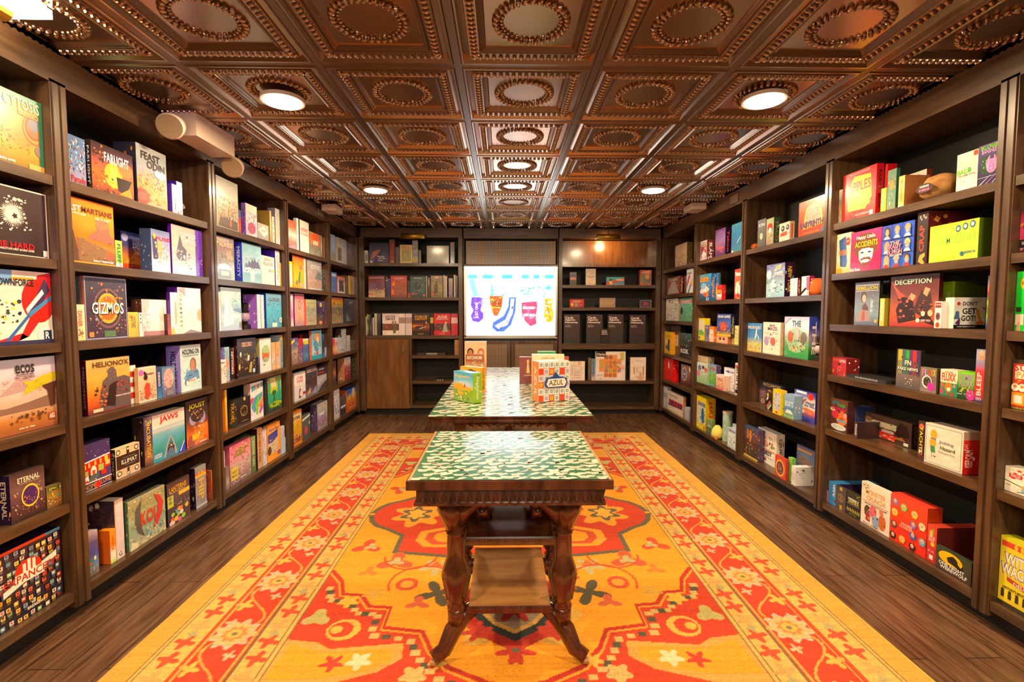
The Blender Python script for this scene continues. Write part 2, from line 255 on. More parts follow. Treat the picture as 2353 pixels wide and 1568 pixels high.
BOXES_L = r"""
L0A|-27 -27 112 180|375|teal and gold box with orange cell drawing|g 698 798 A95 B92 862;e 60 60 45 30 B83;e 84 62 15 14 D63;e 84 66 10 10 778;o 84 60 17 16 3 D42;o 84 58 22 21 2 D53;m 45 20 75 45 26 5 E73 D62 FA4;m 10 20 40 50 30 5 E94 C52;e 95 30 12 8 866;r 92 0 100 100 386;r 70 2 100 10 EA5;t 62 88 66 15 FDA CYTOSIS;r 55 73 92 79 C94;t 74 76 34 4 432 A CELL BIOLOGY GAME;t 30 7 30 3 FFF GENIUS GAMES
L0B|-40 -40 127 409|EDC|black box with white shattered glass burst and red title|g 433 322;f EDC 2;k 45 60 20 40 EDC;m 20 35 72 85 70 6 EDC FED DCB;k 48 58 5 5 322;r 90 3 97 12 EDC;t 45 15 62 9 E12 DIE HARD;t 45 9 60 3 EDC THE NAKATOMI HEIST BOARD GAME
L0C|-30 -30 131 615|DDC|white and blue box with red race car nose|g EDC DDC EDC;r 0 82 40 100 7AD;p D22 10,5 45,5 75,55 78,95 100,100 100,55 60,10 50,15;e 78 60 26 30 D22;e 80 58 25 29 C21;p 435 62,45 90,92 98,75 80,50;p FEE 60,42 88,70 85,76 58,48;p 48B 62,36 100,62 100,68 60,42;p 36A 20,0 62,42 64,38 26,0;m 20 30 50 62 26 7 334 445 ED3 224;e 90 10 16 14 EDD;m 0 0 20 25 10 7 FB2 FED 333;r 84 4 97 18 235;t 90 11 7 10 FED R;r 38 88 72 91 F92;t 42 84 60 10 222 DOWNFORCE;r 0 0 100 5 335
L0D|-40 -40 138 835|9AA|pale savanna landscape box with yellow flat topped tree|g BCD DCD EBB DBA CA8 B73 953;p B99 20,52 45,72 60,74 80,58;m 25 55 70 72 30 5 C99 B88 CAA;p 865 0,38 30,36 60,40 100,48 100,30 0,28;p CB2 52,50 60,66 80,74 100,78 100,66 75,58;m 55 54 98 74 60 5 DB2 BA1 EC3;p 532 78,60 100,64 96,30 90,28 86,52;m 30 14 90 26 30 6 532 643 742;r 86 10 96 20 A43;t 91 15 8 7 FED AEG;t 56 86 26 12 333 ecos;r 44 78 68 79 333;t 56 75 26 4 555 FIRST CONTINENT;t 55 6 22 3 FED John D. Clair
L0E|-2 27 107 1096|213|dark box with yellow ring and purple swirl|g 433 755 534 322;m 5 20 95 70 90 7 B84 757 AA8 648 D95;o 55 47 26 24 5 EC3;e 55 47 22 20 426;m 38 32 72 60 26 6 D85 A65 325;t 52 84 64 11 EDB ETERNAL;t 52 76 56 3 BA9 CHRONICLES OF THE THRONE;m 10 12 90 24 20 6 643 B85;S BA9 ETERNAL
L0E|107 109 146 1122|452|tiny colourful card box|g 764 973 852;m 8 8 92 92 50 12 4AB DC3 C64 432 EDA;r 10 78 80 95 231;t 45 86 60 12 CC3 EPIC
L0F|-40 -40 146 1301|412|black box of tiny toy buildings with slanted white banner|g 213 223;r 0 96 80 100 E42;r 80 96 100 100 49C;X 11 9;p 246 22,40 94,62 94,73 22,51;p FED 24,42 92,63 92,71 24,50;e 55 65 17 14 C21;r 48 60 52 74 FED;r 54 62 58 78 FED;r 60 62 64 76 FED;r 38 50 75 63 FED;t 58 57 66 10 B22 EXPANCITY;t 62 13 22 4 FED BREAKING
L1A|158 158 200 305|345|blue box crowded with white marching figures|g 57A 68B 98A;m 5 20 95 95 120 9 EEE DCB 854 C75 357 FFF;t 55 12 80 14 D33 Parade
L1A|199 213 309 320|432|black box with orange campfire blaze|g 322 534 A54 D62 C52 322;e 50 42 22 26 FA3;e 78 60 12 12 EB2;e 80 62 18 16 C74;p FD5 40,30 46,78 52,50 54,80 60,30;p 211 56,42 96,42 80,12 98,4 60,14;m 2 4 50 45 40 8 E72 853 DC7 422;m 5 55 35 95 24 8 842 432 D72;p F82 60,6 95,5 88,24 75,16;t 58 76 60 20 FFF FARLIGHT;S FFF FARLIGHT
L1A|266 317 386 326|334|grey sky box with orange figures of feasting warriors|g AAA 9AA 99A B84 C84 A97;m 4 6 96 58 130 8 E92 B62 EC4 865 BCC D53 986;e 14 14 24 14 D43;o 14 14 20 11 3 922;e 75 60 20 8 9CD;t 45 84 62 13 433 FEAST;t 62 71 60 13 433 ODIN
L1A|387 397 409 422|53A|thin lilac paperback with black spine lettering|g BBD CCD;t 60 22 26 30 333 R;t 60 45 26 20 333 E
L1A|386 408 421 412|42A|slim pink spined book beside the lantern ornament|g CBD EDE DCE CBD;m 5 60 95 95 24 14 A8C 658 EDE;m 5 2 95 20 14 14 A8C 759
L1B|160 160 266 448|D61|bright orange box with brown domed ruin|g E71 F81 F92 F82 E71 D61 954 654;p 965 42,44 60,56 58,66 70,74 86,68 90,50 100,46 100,35 40,40;e 72 67 15 9 A75;p 864 16,40 80,32 80,14 60,4 20,4;p 643 0,50 10,50 18,20 18,2 0,2;p E73 30,38 100,30 100,20 80,26;m 25 8 95 40 50 6 875 A75 753;r 0 0 100 3 F92;t 14 84 26 9 FFF RST;t 62 84 68 9 632 MARTIANS;t 20 76 34 4 FDB ADVENTURES;t 74 74 36 4 FDB RED PLANET;t 72 6 46 3 FFF IGNACY TRZEWICZEK
L1B|267 267 283 552|8B3|small lime green box with slanted black lettering|g AD5 8C4 8B4;r 0 0 100 16 EDD;m 10 2 90 16 10 14 C54 47A FFF;V 333 FLUFF
L1B|274 281 351 517|224|blue and orange tin with white lettering and desert dunes|g 57B 558 447 A65 E83 D52 922;e 12 86 10 10 AAD;p EB7 35,45 60,62 100,72 100,44;m 36 46 98 66 50 10 EA6 FB7 D96;p F93 0,20 40,44 60,30 100,28 100,20;m 20 8 90 36 50 6 532 EDD F93 742;o 86 32 9 9 3 EEE;m 60 4 98 18 16 8 DDD EEE 322;t 60 78 50 10 EDF FORBIDDEN;t 62 67 54 13 FFF DESERT;t 60 58 40 3 CBD THRILLING SURVIVAL
L1B|350 350 393 525|457|pale blue box with flame coloured lettering|g 67A 99C 9AC CCD DDE;p 446 5,85 30,80 35,30 8,30;e 45 55 14 22 EA6;m 20 20 90 70 60 10 AAC DDE 89B EB8;t 62 80 74 9 D33 FUSE;k 16 84 9 9 FB3
L1B|393 397 467 514|518|misty grey castle box with pale lettering|g BAA CBA CBB BBC CDE;p 667 12,40 26,82 34,60 46,52 44,30 20,30;m 10 12 60 50 50 8 778 A99 CBA DDD;r 76 0 100 100 63B;m 77 4 99 60 26 8 95B 52A C8C;t 52 82 50 12 DDE GAME OF;t 54 70 46 10 DDE THRONES
L1C|168 168 192 632 i=.12|221|black box with yellow lizard picture|g 212 221 331;e 75 45 20 16 AB4;e 30 50 22 20 563;t 85 86 14 10 EDD S
L1C|175 175 198 700|C72|narrow cream box with red slanted spine title|g FDB FD9;r 0 0 6 100 E72;R C33 DRIVER;m 30 10 85 32 30 12 644 B66 866
L1C|193 199 295 634|A75|dark box with glowing orange disc and bubble letters|g 445 434 434;f 99B 2;o 52 50 34 33 4 755;e 52 50 25 25 FA2;e 52 50 20 20 E61;e 52 50 10 10 FB3;m 8 62 92 90 34 6 C74 E94 98A 643;m 6 8 40 34 20 6 C64 D84 99A;m 64 8 94 34 20 6 C64 D84 99A;r 40 3 68 13 575;r 6 4 16 12 E84;u 52 50 76 19 EEE GIZMOS;S EDD GIZMOS
L1C|295 296 320 718|DA3|small mustard yellow box below the cardboard hanger|g EB4 DA4;r 0 96 100 100 FC6;t 30 82 40 10 D33 2;R 555 SOLITAIRE
L1C|296 296 327 706 i=.1|A86|brown cardboard box with a black hang slot|g B96 A85;r 40 84 60 90 222
L1C|304 328 385 688 i=.02|532|pale shrink wrapped box left of a white spine|g CDD DDE DDD DCC;p CBB 0,40 30,80 30,100 0,100;e 80 60 12 20 ECB;m 0 8 30 60 40 8 BBB CAA 999;r 0 0 100 12 A77
L1C|321 321 331 719|CA8|white card box with black dots and red stripes|g EEE DDD;e 40 90 14 4 333;e 40 74 14 4 333;e 40 58 14 4 333;r 70 20 80 95 C54
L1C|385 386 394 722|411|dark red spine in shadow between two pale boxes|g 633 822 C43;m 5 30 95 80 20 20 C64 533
L1C|388 394 411 672 i=.0|518|white spine with orange flame stripe|g DDE EEE EDD;e 70 50 14 30 EA7;p FB3 0,10 30,20 50,8 60,0 0,0
L1C|388 411 464 660|528|tall white box with vertical grey spine letters and orange sun|g DDE EEE EED DDD;r 0 0 20 100 EDC;p D99 0,96 30,100 34,80 24,84;e 96 40 16 14 EA7;p 877 20,0 50,8 90,2 100,0;W 12 778 GUNKIMONO
L1C|464 464 478 664 i=.04|622|rust red box crowded with small creatures|g A54 944;m 4 4 96 96 60 14 D85 EDD 633 C43 F95;r 20 45 90 62 D22
L1D|177 177 190 850|344|narrow dark green box with white vertical lettering|g 566 455 344;V DDD TUSCAN
L1D|190 203 302 830|511|orange sky box with crouching dark figure|g DA6 DA5 DA4 E93 D72 C52 633;p 655 24,20 34,58 46,66 48,80 58,84 66,76 68,62 86,64 100,58 100,4 30,4;m 44 60 66 82 30 6 877 755 544;m 14 10 50 50 40 8 D62 E73 622 433;m 60 30 98 60 30 8 A43 733 C54;p 322 50,50 66,55 60,8 40,12;r 10 3 32 9 ECA;t 55 90 84 10 542 HELIONOX;t 80 26 36 3 EDD HUMAN ADVENTURE;S B98 HELIONOX
L1D|301 301 315 843|922|red and white striped spine with outlined letters|g D32 C32;r 0 84 100 100 EED;r 0 56 100 70 EED;r 0 30 100 44 EED;r 0 0 100 14 EED;R 655 JUST HISTORY
L1D|315 320 361 847|DA6|cream box with woman in red gown and topknot|g ECA EB9 DA8;f EDC 4;p D43 35,10 30,40 42,55 62,52 66,20 50,4;e 48 62 10 9 EA7;e 40 70 11 8 322;e 36 82 6 6 322;m 6 8 94 34 50 8 786 D54 C96 574;m 70 30 92 60 12 8 DB3 785;e 15 86 14 8 B6B;t 62 80 50 7 533 Modart
L1D|362 362 373 844|236|blue spine with red and white lettering|g 347 347 48B;R EDD DINGO
L1D|374 374 404 847|47A|narrow box with rounded arch of peach flowers|g 68A 78A 668;e 50 62 38 34 DAA;m 12 10 88 92 110 9 ECA D87 CBA B76 EDB C66;r 30 4 80 18 888
L1D|385 417 464 796|98C|pale mint box with man in blue shirt|g CDD BDD CEE;e 60 56 16 16 865;p 69C 18,22 26,42 50,46 78,46 88,40 88,24 20,12;e 58 54 11 14 B86;m 14 14 94 46 40 7 479 8AC 345 69C;p EED 24,12 74,18 74,28 24,22;t 50 22 36 5 A43 BUNSON;t 50 86 80 12 222 HOLDING ON;t 50 77 76 3 777 THE TROUBLED LIFE OF BILLY KERR;S 223 HOLDING ON
L1D|465 465 481 809 i=.05|422|shrink wrapped red and yellow box by the upright|g 655 A55 DA3 A53 766;m 5 10 95 95 60 12 E63 EDC 644 DB3 C43;t 45 60 80 10 EDD ART
L1E|188 188 257 1029|224|blue box with red snowy mansion at night|g 436 437 447;m 5 60 95 98 22 3 FFF EEE;p C22 2,30 2,62 98,66 98,40;p EEE 0,60 98,66 98,69 0,63;r 10 48 16 58 EC4;r 24 50 30 60 EC4;r 44 51 50 61 EC4;r 62 52 68 62 EC4;r 78 54 90 64 EC4;r 6 34 22 44 AB5;r 56 36 74 50 AB5;r 80 44 96 54 DC6;e 40 38 10 14 FEC;r 32 20 48 38 FEC;r 35 20 45 42 C43;p 466 20,18 54,24 60,34 30,32;p EEE 2,20 24,22 22,34 2,30;r 64 26 82 36 D22;r 5 16 20 24 D22;r 0 0 100 18 325;r 0 17 100 19 FFF;r 0 1 100 2 FFF;t 28 9 40 12 B85 HOME;t 74 12 44 12 B85 ALONE;e 52 8 9 7 E22
L1E|254 267 322 1035|321|black and cream box with a centred band|g DC9 DB9;r 0 27 100 74 322;e 12 86 9 9 322;e 12 86 6 6 EDB;e 88 86 9 9 322;e 88 86 6 6 EDB;e 14 14 9 9 322;e 14 14 6 6 EDB;e 86 14 9 9 322;e 86 14 6 6 EDB;r 46 74 56 100 322;r 46 0 56 26 322;e 51 90 4 4 EDB;e 51 8 4 4 EDB;m 25 4 75 22 8 7 322 DCA;f EDC 2;t 55 50 66 15 DDC ILLIMAT;r 30 63 80 64 AA9;r 35 37 78 38 AA9;S A97 ILLIMAT
L1E|308 334 353 962|322|tall dark purple spine with yellow lettering|g 768 546 547 643 A76 533;m 20 80 90 99 16 14 CC3 DDA;m 5 40 100 70 30 10 669 547 758;m 5 2 100 30 24 10 A65 DCB 743;V DB2 INCUBATION
L1E|353 353 427 958|877|blue ocean box with shark and red title|g EDC EDC EDC 7BC 5AC 3A9 28A 2AC;r 0 68 100 70 8CD;p 9AA 30,2 42,32 52,50 62,34 72,8 70,2;p 479 36,2 46,30 53,42 60,30 66,2;e 53 17 11 13 433;e 53 10 9 9 579;m 44 22 62 30 14 4 FFF EEE;p 24C 74,0 100,28 100,0;p EEE 80,2 97,26 97,22 84,2;t 50 86 58 16 D22 JAWS;t 14 14 22 4 FFF A GAME OF;t 14 9 22 4 FFF STRATEGY
L1E|430 430 480 925|222|dark box with yellow jagged title and orange blaze|g 433 433 544 A52 E73 D62;p E83 20,10 40,40 96,44 96,16 40,2;e 30 58 16 13 A9B;e 70 58 18 14 A9B;e 50 66 30 16 433;m 20 10 80 78 80 7 DB4 A86 877 FFC C53;e 20 12 15 13 955;p FB2 22,26 60,22 50,14 24,12;t 48 85 74 13 DC2 JOUST;r 55 3 90 6 CCC
L1F|200 200 229 1232|326|small glossy purple box with teal shoe picture|g BAB 548 45A 68B 765;p 298 10,14 50,40 60,36 20,4;e 72 38 9 5 EEA;p C63 0,36 30,34 50,28 10,22;m 5 4 95 22 18 10 A98 DCB 975
L1F|228 255 268 1221|D62|small orange carton in front of the tall white spine|g F92 F91 F91 F91 EED EED BD5;R C43 NIBBLE
L1F|193 268 288 1153|434|tall box with white front and dark ruin picture on its side|g EDD DCD DCC;m 30 55 90 75 10 12 EEE CBC;r 20 3 80 13 EEE;t 50 8 40 8 433 G;r 0 0 12 100 EB8;S 645 KLONDIKE RUSH
L1F|281 298 382 1157|575|green marbled box with red fish and brush lettering|g AA8 996 AB9 8A8 9AA CCA;m 0 0 100 100 150 8 9A7 BA7 DC9 687 A87 CC9;p 555 18,78 34,92 30,70 28,50 34,28 40,14 22,30 16,50;p C33 68,92 84,84 94,66 88,44 72,20 62,24 76,50 78,70;m 45 5 95 30 40 8 7A8 AC9 69A DDA;p DDB 0,0 20,0 20,10 4,16;t 50 52 40 30 D32 KOI
L1F|379 387 438 1117|222|black box with bright floating lantern dots|g 433 545 434 533;r 50 62 100 72 EB3;r 0 42 26 70 BC3;e 12 64 7 4 877;e 12 54 7 4 877;m 20 30 98 50 46 5 D64 EEE C5A 9C4 DB3 69B;e 50 30 8 5 FB3;e 58 30 7 5 E73;e 38 26 6 5 5AC;e 20 23 8 5 9C3;e 45 18 7 5 AC3;e 17 12 8 5 D63;e 34 10 9 6 EB3;e 58 20 8 6 DDD;e 66 8 9 6 9C3;e 48 4 9 6 D6A;e 15 4 12 6 DCC;e 82 30 8 6 DB3;t 45 84 76 13 EA2 LANTERNS;r 10 75 75 76 EDC
L1F|438 451 476 1078|212|dark tweed box with orange and yellow stripes|g 999 888 988 A99 889 99A;r 0 80 100 85 D65;r 0 74 100 80 EB3;r 0 69 100 73 88C;m 5 5 95 66 60 8 AAA 777 C9A 998;V DB3 SHIP;r 0 0 100 6 BBC
L1F|476 487 496 1082|943|orange box with blazing sunset beside the upright|g EA3 FB3 F92 E72 A65 876;m 5 20 95 60 20 14 E83 843 FB4
L2A|496 499 549 401|BA9|tall shrink wrapped beige box with battle scene|g BBA CCB DDB CB9 BA8 987;f CCB 3;m 6 22 94 62 110 7 C97 A87 D85 CCC 876 B98;p 766 10,6 16,22 60,26 92,20 94,4;m 8 22 92 32 30 7 DDD BAA;e 60 14 5 8 C85
L2A|550 550 555 482|C33|sliver of blue and red box behind|g 34A 35B C43 D64 A53
L2A|556 566 592 466|86C|white box with pink and violet figure|g EED EDD EDE DCD;m 8 8 92 74 90 9 C8A A7A DAB EDE B6A 977;e 50 28 34 18 B68;S 435 SAGA
L2A|593 593 618 511|888|small grey box with white diamond card|g BBA BBB AAA 999;p EED 10,60 50,90 95,56 55,20;m 10 4 90 40 30 9 A98 CCC 999 B97;t 55 58 40 12 889 FLEET
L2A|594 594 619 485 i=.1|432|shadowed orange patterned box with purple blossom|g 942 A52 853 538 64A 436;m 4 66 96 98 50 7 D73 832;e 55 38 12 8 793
L2A|621 621 625 484|B94|thin pale spine left of two taller spines|g BA8 DC9 A86
L2A|626 626 632 497|876|short grey green spine on bright edge|g CCB DDC BBA;m 5 5 95 95 30 20 A98 875
L2A|634 634 645 478|99A|tall silver spine with arch marks|g AAA BBB CBA CBC;V 998 ANDOR
L2A|645 645 650 538|DCD|tiny white spine at the far upright|g EDE DDD CBB
L2B|499 499 540 540|988|grey rose box with gothic house and white lettering|g 9899 A88 998 AAA ABB;p CA8 55,70 85,72 92,50 60,46;m 5 35 95 75 60 9 988 877 AA9 778;e 40 22 40 16 DEE;r 8 4 78 24 899;r 22 10 66 20 DCC;t 36 92 66 7 EDB MANSIONS OF;t 46 83 86 11 EDB MADNESS
L2B|541 558 602 556|34C|pale blue box with purple pine forest and violet side|g 8BC 9CD ACD 9CD 8BC 9CD;p 668 12,42 20,52 26,44 34,58 42,50 50,64 58,56 64,66 72,54 80,60 90,46 94,36 12,38;m 14 40 92 66 40 5 557 668 779;r 0 26 70 30 DEF;r 38 4 60 28 DEE;t 55 33 80 13 EFF MERACITY;S CCE MERACITY
L2B|602 602 632 586|BBB|small cream box with grey brush title|g DDC DDD DDD CDD;e 78 50 14 5 DB5;e 60 50 10 5 9AB;m 5 5 95 38 26 12 EEC DDB CDE EEE;t 54 88 60 9 999 BIG;t 50 74 80 12 999 ALICES
L2B|603 634 644 573 i=.0|42A|narrow white spine standing behind the cream box|g DCC DDD DDD;V 766 QUADROPOLIS
L2B|645 645 649 604|E92|thin yellow spine beside the upright|g FB3 FC4 FB2
L2C|502 502 509 671|DDD|narrow white spine with orange panel at the corner|g EEE EB8 EEE EEE EEE
L2C|503 510 556 660|CDD|icy blue box with white glare and rays|g CEE CDD ADD 9BC BDE ACD ABD;p EEF 10,10 20,80 60,50 60,15;p EDD 30,75 50,75 46,30 34,30;m 50 40 98 90 40 8 7AB 9CD 8BC;p 69B 50,50 100,40 100,52;e 93 12 6 8 875
L2C|560 592 600 677|96C|thin pale spine next to violet backed boxes|g EEE DDE EEE;m 20 10 80 90 20 12 BBC DDE
L2C|593 601 608 678|96C|second thin pale spine with pink dots|g DDD EDE EEE;m 20 10 80 90 20 12 D9A CBC
L2C|592 613 648 674|14A|teal underwater box with towers and round badge|g 7AC 6AC 5BD 4AC 59B;m 6 6 94 78 90 8 4AC 7BC 5CD 69A 48A;e 92 22 9 8 EEE;e 92 22 3 4 533;r 34 2 66 14 EED;u 50 84 70 9 8AB CASTLES
L2D|503 518 529 799|88C|teal and red spine above the small white box|g ACD 8BC D98 9BC BBC;m 5 5 95 95 60 10 C55 ADD 58A EDD
L2D|505 505 521 829 i=-.03|B74|small white box with black bird drawing|g EEE EDC EED EDD;m 8 14 92 72 40 12 776 E93 433 CCC;t 45 88 70 8 333 POSSOS
L2D|531 531 539 800|222|black spine with white vertical lettering|g 222 111 222;r 84 20 100 100 D64;V EEE NETWORKS
L2D|538 538 547 850 i=.03|A64|little brown and cream box|g 533 643 DB9 EDB 542
L2D|539 547 590 780|311|grey brown box with candlelit hall|g 445 444 433 322;m 4 14 96 60 90 7 764 985 543 BA7 433;e 16 60 4 6 FED;e 56 48 5 8 FEE;p BA6 56,10 66,36 76,36 70,8;e 8 28 4 8 EC7;e 84 12 7 6 BDF;t 48 84 54 12 EBA OBSCURIO
L2D|591 591 594 821|222|thin black sliver spine|g 222 332
L2D|594 594 598 821|447|thin blue sliver spine|g 66A 447 333
L2D|588 598 624 779|995|white box with green to red egg shaped scene|g EEE EDD EEE;e 52 56 34 24 AC8;r 20 45 84 56 F83;e 50 42 30 12 E64;e 52 36 22 8 9BA;m 24 30 80 80 30 6 332 C44 8B8;e 36 22 10 3 8A7
L2D|625 625 634 788|C74|left of two identical peach spines|g DA7 EB8 CCB DB8;m 20 10 80 95 30 16 9AA DA6 C85
L2D|635 635 645 787|C74|right of two identical peach spines|g EA7 DA7 CBB DB8;m 20 10 80 95 30 16 9AA DA6 C85
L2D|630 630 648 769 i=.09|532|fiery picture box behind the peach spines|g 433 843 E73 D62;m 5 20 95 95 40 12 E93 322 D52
L2D|646 646 651 771|9BB|teal spine with yellow black letters|g DA3 9BB 8AB 79A;V 322 SABOTAGE
L2E|507 519 524 897|E82|narrow yellow box with orange side|g DC6 EC3 DB3 DB4 EB5 C62
L2E|526 545 577 919|443|black box with gold oval emblem|g 333 322 322;r 50 88 64 100 CB6;m 22 32 78 70 80 4 A95 875 CB7;o 50 51 25 20 4 985;t 55 14 50 3 BA6 ABOMINATION;S E92 TRAVEL
L2E|562 577 606 883|CA8|white box with tilted bright country shapes|g EEE EEE DDE DDE EEE;p D56 0,40 30,55 20,62 0,58;p 4AC 4,35 30,60 95,70 95,60 30,18;p 8C4 36,40 60,62 72,60 54,10 40,12;p F83 60,34 100,60 100,44 76,26;p B5B 62,16 96,40 96,24 72,10;m 5 14 95 70 60 6 4AC 8C4 3AB F93 B6C;r 10 78 22 92 3AC;r 26 80 36 92 4AC;r 40 81 50 93 F93;r 54 82 66 94 3AC;r 70 83 80 95 F93;r 84 84 96 96 3AC
L2E|607 611 648 871|233|green forest box with yellow glowing tree|g 686 AB6 9B8 4A7 3A7 365 333;p DD9 30,96 60,96 70,60 40,55;p 3A8 18,84 30,84 30,30 20,24;p 3A8 76,84 90,86 92,30 80,30;e 50 60 22 10 BC2;e 52 54 13 7 375;r 48 30 56 54 364;e 60 20 40 8 9B2;m 10 4 96 26 40 8 353 8A2 344;r 0 0 14 100 333;t 30 88 40 7 DCB PHOTO
L2F|513 513 519 1040|DDC|thin white spine with red letters next to the pink box|g EED EEE EDD CDD EED;V C33 NOMADS
L2F|520 520 528 1075 i=-.01|766|short grey spine leaning on the pink box|g 766 877 AA9 766
L2F|518 530 578 1028|B57|bright pink box with yellow label and title|g D68 E8A D9A CBB A88 877;m 4 4 96 96 120 9 EAB C9A 988 DCC B67 BBA 966;r 2 12 34 44 DC5;t 18 32 22 6 554 EIGHT;t 18 22 22 6 554 MINUTE;u 56 84 66 9 CC4 AQUA;u 44 74 50 8 CC4 GARDEN;m 4 0 60 12 20 8 CAB A7A 877;r 44 8 70 10 EED
L2F|579 579 589 1006|574|green spine with pale vertical lettering|g 8A6 574 574;V CDB POWER GRID
L2F|577 577 580 1002 i=.03|563|thin dark green spine|g 463 352
L2F|575 593 604 987|311|tan spine with brown lettering|g DA7 DA6 DA7 CA7;V 643 ROBINSON
L2F|605 605 614 989|BBC|white spine with red and grey marks|g DDE DDE CCD EEE;m 10 5 90 95 36 16 B55 9BC D87 DDE
L2F|607 616 645 981|E92|orange box with blue harbour picture|g FA4 FA3 FA3 FA4;r 4 20 80 72 DCA;p 34A 4,50 4,74 80,80 80,60 40,50;m 4 22 80 60 50 7 DB9 46B 7BC C54 7A5 EDC;e 14 30 14 12 543;e 88 14 14 6 A59;t 50 86 76 9 87A Puerto Rico
L2F|647 647 655 982|BCD|pale blue spine with red sketch|g CCD BCE BDE;m 10 60 90 95 16 16 B66 DDE
L2F|655 655 663 1006|ACD|short light blue spine at the upright|g BDE BCE ACD
L3A|663 663 682 503|B8B|orange topped box with purple creatures|g C64 D75 EDC A77 B9A;m 5 10 80 66 50 10 A77 D95 CBD 96A
L3A|676 683 690 501|DDD|white and black spine left of the red lettered box|g EEE DEE DEE;r 60 0 100 100 433
L3A|690 690 711 504|CBB|tall white box with red block lettering|g DDC EED EEE EEE;t 50 72 86 10 C33 HERBERT;t 50 58 86 6 C44 WORLD;r 0 64 100 65 B22
L3A|712 712 736 531|765|orange and green box with cream plaque|g A95 E63 E84 987 998 AA9;m 5 5 95 60 70 9 887 CCB 665 BA9;r 30 48 80 66 EDB;e 60 86 26 14 E64
L3A|737 737 741 541|776|thin grey spine beside the plaque box|g 887 BBA 776
L3A|741 748 752 547|842|cream edged box with ochre patterned side|g EDB DCA EDC
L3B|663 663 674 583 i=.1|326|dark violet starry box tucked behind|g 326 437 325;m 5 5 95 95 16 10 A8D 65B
L3B|664 664 674 600 i=.01|DA3|yellow spine with white stripe|g FC2 FD3 EEC FC3;r 30 10 70 90 EEC
L3B|675 675 699 584|F82|bright orange and yellow box with dark lizard shape|g F53 F82 FA2 FB1 FB2 F92;p 587 40,20 55,52 70,56 64,20 54,14;e 70 66 14 8 977;p 866 16,16 36,28 40,8;r 60 4 100 16 CA9
L3B|699 699 706 591|722|white spine with red left edge|g DCC DDD DDC;r 70 0 100 100 822
L3B|707 707 740 595|888|grey misty box with white condensed lettering|g 999 AAA BAA BAA B98 AA9;m 6 10 94 46 80 8 C98 998 BAA DA8 889;p 788 50,40 70,66 96,60 96,36;t 54 78 62 14 EEE SCYTHE;r 10 2 90 6 CCC
L3B|740 740 749 618|232|black box sprinkled with white dots|g 131 222 132;m 5 5 95 95 26 12 EFE 3A7 BDC
L3C|664 664 668 672|CCB|thin beige spine at the near upright|g DCC CCB DCC
L3C|669 669 675 676|DAB|pink and white spine|g EDD EAC D7B EDD
L3C|676 678 700 673|828|rose tan box with engraved seal|g B78 C99 DA9 DA9 C98 A89;o 50 65 16 14 4 966;m 8 10 90 90 70 8 C99 B88 EBA 977;r 0 84 100 98 B67
L3C|700 700 704 688|D42|thin red spine|g D43 E53 D42
L3C|704 704 728 688|988|grey green box with blurred riders|g AA8 BB8 998 9A9 A98 BA8;m 6 8 94 74 90 8 998 CCB 887 778 DB9;t 50 88 76 8 AB8 CARSON
L3C|729 729 748 692|334|dark violet box with gold winged figure|g 546 436 325 433 634;m 10 10 90 96 70 9 66A 87B 543 BA8 322;e 45 84 14 10 CB7;e 40 8 20 8 E84
L3C|748 748 753 712|655|tiny violet spine by the far upright|g 767 656 E83
L3D|666 666 686 779|557|comic style box with yellow banner and crowd|g 559 56A A98 988 866;m 5 5 95 85 110 8 EC5 446 DCB 76A 875;p ED4 2,84 60,96 60,88 2,72
L3D|687 687 696 779|A33|narrow red comic spine between two comic boxes|g C33 B33 659 767 867;m 5 5 95 60 30 12 D9A 547 EDD
L3D|697 697 710 780|458|blue comic box with yellow title|g EEC 57A 56A 58B 458;m 5 5 95 70 50 10 68C 447 79A;r 20 76 95 92 DC3
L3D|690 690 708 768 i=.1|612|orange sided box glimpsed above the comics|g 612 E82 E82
L3D|711 717 740 761|C75|sky blue box with red haired woman and flowers|g 4BD 5BD 8CD BDE 3BC;e 52 78 32 16 C96;o 52 76 34 18 3 965;e 60 66 14 12 ECA;p 59C 20,60 40,66 70,50 60,20 30,30;p 6A6 70,60 90,64 92,40 76,44;m 10 18 90 60 50 9 3AC DDB 68B EDC;e 52 20 10 6 D53;r 0 0 100 14 2AC
L3D|741 741 746 769|347|narrow navy spine|g 469 236 236 67B
L3D|747 747 753 799|99A|tiny grey box near the upright|g AAB BBC 889
L3E|667 677 703 860|BA9|white box with red title and figure in black robe|g EEE EEE DDE DDD;t 50 80 56 11 C22 STAR;t 50 68 56 9 C22 WARS;p 433 38,6 44,40 54,42 64,8;e 50 48 5 4 DA8;p EDD 44,20 54,38 66,16 56,8;r 74 16 98 26 B33
L3E|704 704 729 846|333|dark space box with white title|g 545 445 433 545 889;m 6 10 94 66 50 7 667 445 A88;p DA7 4,8 40,30 36,8;p 99B 50,4 90,30 96,2;r 2 82 96 84 D84;t 50 87 86 10 EDD REBELLION
L3E|730 730 751 846|AAA|grey box with red label and ships|g 334 434 BBB BBC 99A 444;r 10 78 70 84 D33;r 0 66 100 100 334;t 45 90 50 5 EEE STAR WARS;t 40 76 60 7 E44 LEGION;m 6 8 94 60 60 9 DDD 887 556 BBB;p 444 0,0 100,0 100,40 50,26
L3F|672 672 694 950|E92|yellow box with stone age crowd|g F92 EEC EB3 DB3 EA2 B63 A64;m 8 8 92 30 70 8 643 D95 EEC 97A 422;m 8 34 92 70 60 10 EB2 CA2 F92;f F92 5;t 46 80 70 10 743 STONE
L3F|695 695 714 958|455|dark grey box with red blue figure|g 566 566 455 455;p EED 4,78 96,88 96,96 4,86;e 46 34 22 18 C44;m 24 20 70 56 36 9 C44 46B 899;e 84 60 8 6 EB4
